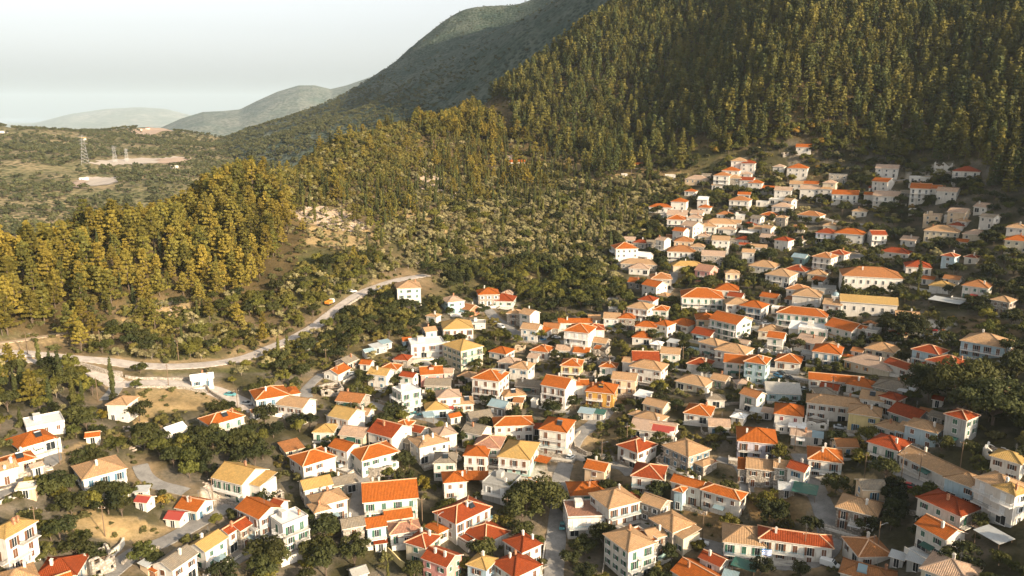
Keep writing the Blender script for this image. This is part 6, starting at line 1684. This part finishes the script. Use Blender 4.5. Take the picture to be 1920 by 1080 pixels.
# white arch at the yard gate
X, Y, Z = near.hit(500, 916); root = empty('garden_arch', (X, Y, Z), R(20)); tag(root, 'small white gate arch at the foot of the big yellow roofed house', 'arch'); b = MB()
for i in range(10):
    a0, a1 = math.pi*i/10, math.pi*(i+1)/10; b.bar((1.3*math.cos(a0),0,2.0+1.1*math.sin(a0)), (1.3*math.cos(a1),0,2.0+1.1*math.sin(a1)), .22, 0, 6)
b.bar((1.3,0,-.5),(1.3,0,2.0),.22); b.bar((-1.3,0,-.5),(-1.3,0,2.0),.22); b.build('arch', M['wall_w'], root)
# flag: blue and white stripes with a white cross on a blue canton
X, Y, Z = near.hit(1425, 1078); root = empty('flagpole', (X, Y, Z), 0); tag(root, 'flagpole flying a blue and white striped flag by the lower right road', 'flagpole')
b = MB(); b.bar((0,0,-.5),(0,0,7.5),.07); b.build('pole', M['metal'], root); fb = plain('flag_blue', (.02,.13,.45)); fw_ = plain('flag_white', (.75,.75,.75))
b = MB(); n = 9
def fl_pt(x, z): return (.07+x, .18*math.sin(x*3.0), 5.6+z-.12*x)
for i in range(9):
    for j in range(6):
        x0, x1 = j*.42, (j+1)*.42; z0, z1 = i*.19, (i+1)*.19; mi = i % 2
        if i >= 4 and j < 2: mi = 1 if (i == 6 or False) else 0
        for s_ in (0, .03): b.poly([(p[0], p[1]+s_, p[2]) for p in (fl_pt(x0,z0), fl_pt(x1,z0), fl_pt(x1,z1), fl_pt(x0,z1))][::1 if s_ else -1], mi)
fo = b.build('flag', [fb, fw_], root); q = MB(); q.poly([fl_pt(.36,.78)[:1]+(-.02,)+fl_pt(.36,.78)[2:], fl_pt(.5,.78)[:1]+(-.02,)+fl_pt(.5,.78)[2:], fl_pt(.5,1.7)[:1]+(-.02,)+fl_pt(.5,1.7)[2:], fl_pt(.36,1.7)[:1]+(-.02,)+fl_pt(.36,1.7)[2:]]); q.build('cross', fw_, fo)
# polytunnel in the thicket
X, Y, Z = near.hit(583, 652); root = empty('polytunnel', (X, Y, Z), R(20)); tag(root, 'grey-green polytunnel in the thicket below the main road', 'polytunnel'); b = MB(); n = 10
for i in range(n):
    a0, a1 = math.pi*i/n, math.pi*(i+1)/n; b.poly([(-6,3.2*math.cos(a0),2.6*math.sin(a0)),(-6,3.2*math.cos(a1),2.6*math.sin(a1)),(6,3.2*math.cos(a1),2.6*math.sin(a1)),(6,3.2*math.cos(a0),2.6*math.sin(a0))])
b.poly([(6,3.2*math.cos(math.pi*i/n),2.6*math.sin(math.pi*i/n)) for i in range(n+1)]); b.poly([(-6,3.2*math.cos(math.pi*i/n),2.6*math.sin(math.pi*i/n)) for i in range(n+1)][::-1]); b.build('cover', plain('polytunnel_film', (.36,.38,.30)), root)
b = MB()
for x in np.linspace(-6, 6, 7):
    for i in range(n): a0, a1 = math.pi*i/n, math.pi*(i+1)/n; b.bar((x,3.24*math.cos(a0),2.64*math.sin(a0)), (x,3.24*math.cos(a1),2.64*math.sin(a1)), .05, 0, 3)
b.build('hoops', M['metal'], root)
# loose pale rocks and rubble
def rocks(name, pls, n, s0, s1, label):
    b = MB(); r_ = np.random.RandomState(4)
    for pl in pls:
        W_ = np.array([near.hit(u, v)[:2] for u, v in pl])
        for k in range(n):
            x, y = r_.uniform(W_.min(0), W_.max(0))
            if not inpoly(np.array([x]), np.array([y]), [tuple(p) for p in W_])[0]: continue
            s = r_.uniform(s0, s1); z = float(near.h(x, y)); v0 = len(b.v)
            for d in ((1,0,0),(-1,0,0),(0,1,0),(0,-1,0),(0,0,1),(.7,.7,.5),(-.7,.7,.4),(-.7,-.7,.6),(.7,-.7,.4),(0,0,-.5)): q = r_.uniform(.7, 1.15)*s; b.v.append((x+d[0]*q, y+d[1]*q, z+d[2]*q*.75))
            for f in ((0,5,4),(5,2,4),(2,6,4),(6,1,4),(1,7,4),(7,3,4),(3,8,4),(8,0,4),(0,9,5),(5,9,2),(2,9,6),(6,9,1),(1,9,7),(7,9,3),(3,9,8),(8,9,0)): b.f.append(tuple(v0+i for i in f)); b.m.append(0)
    tag(b.build(name, M['rockm']), label, 'rocks', kind='stuff')
M['rockm'] = stone('pale_rock', (.62,.50,.40), (.48,.38,.30))
rocks('rocks', [[(545,395),(600,385),(660,400),(690,425),(655,440),(600,425),(560,412)], [(1705,228),(1735,225),(1740,255),(1712,262)], [(790,325),(860,340),(850,375),(790,355)]], 150, .4, 1.7, 'pale boulders in the clearings of the wooded slopes')
rocks('rubble', [[(230,800),(290,790),(300,830),(240,850)], [(690,870),(760,880),(740,900),(690,895)], [(1240,830),(1275,830),(1280,860),(1240,870)], [(1085,640),(1140,650),(1130,690),(1080,680)], [(1000,1000),(60,890),(150,915),(120,925)], [(240,570),(345,560),(340,590),(260,600)], [(380,905),(450,915),(440,945),(390,940)]], 150, .2, .8, 'broken pale rubble between houses and on banks')
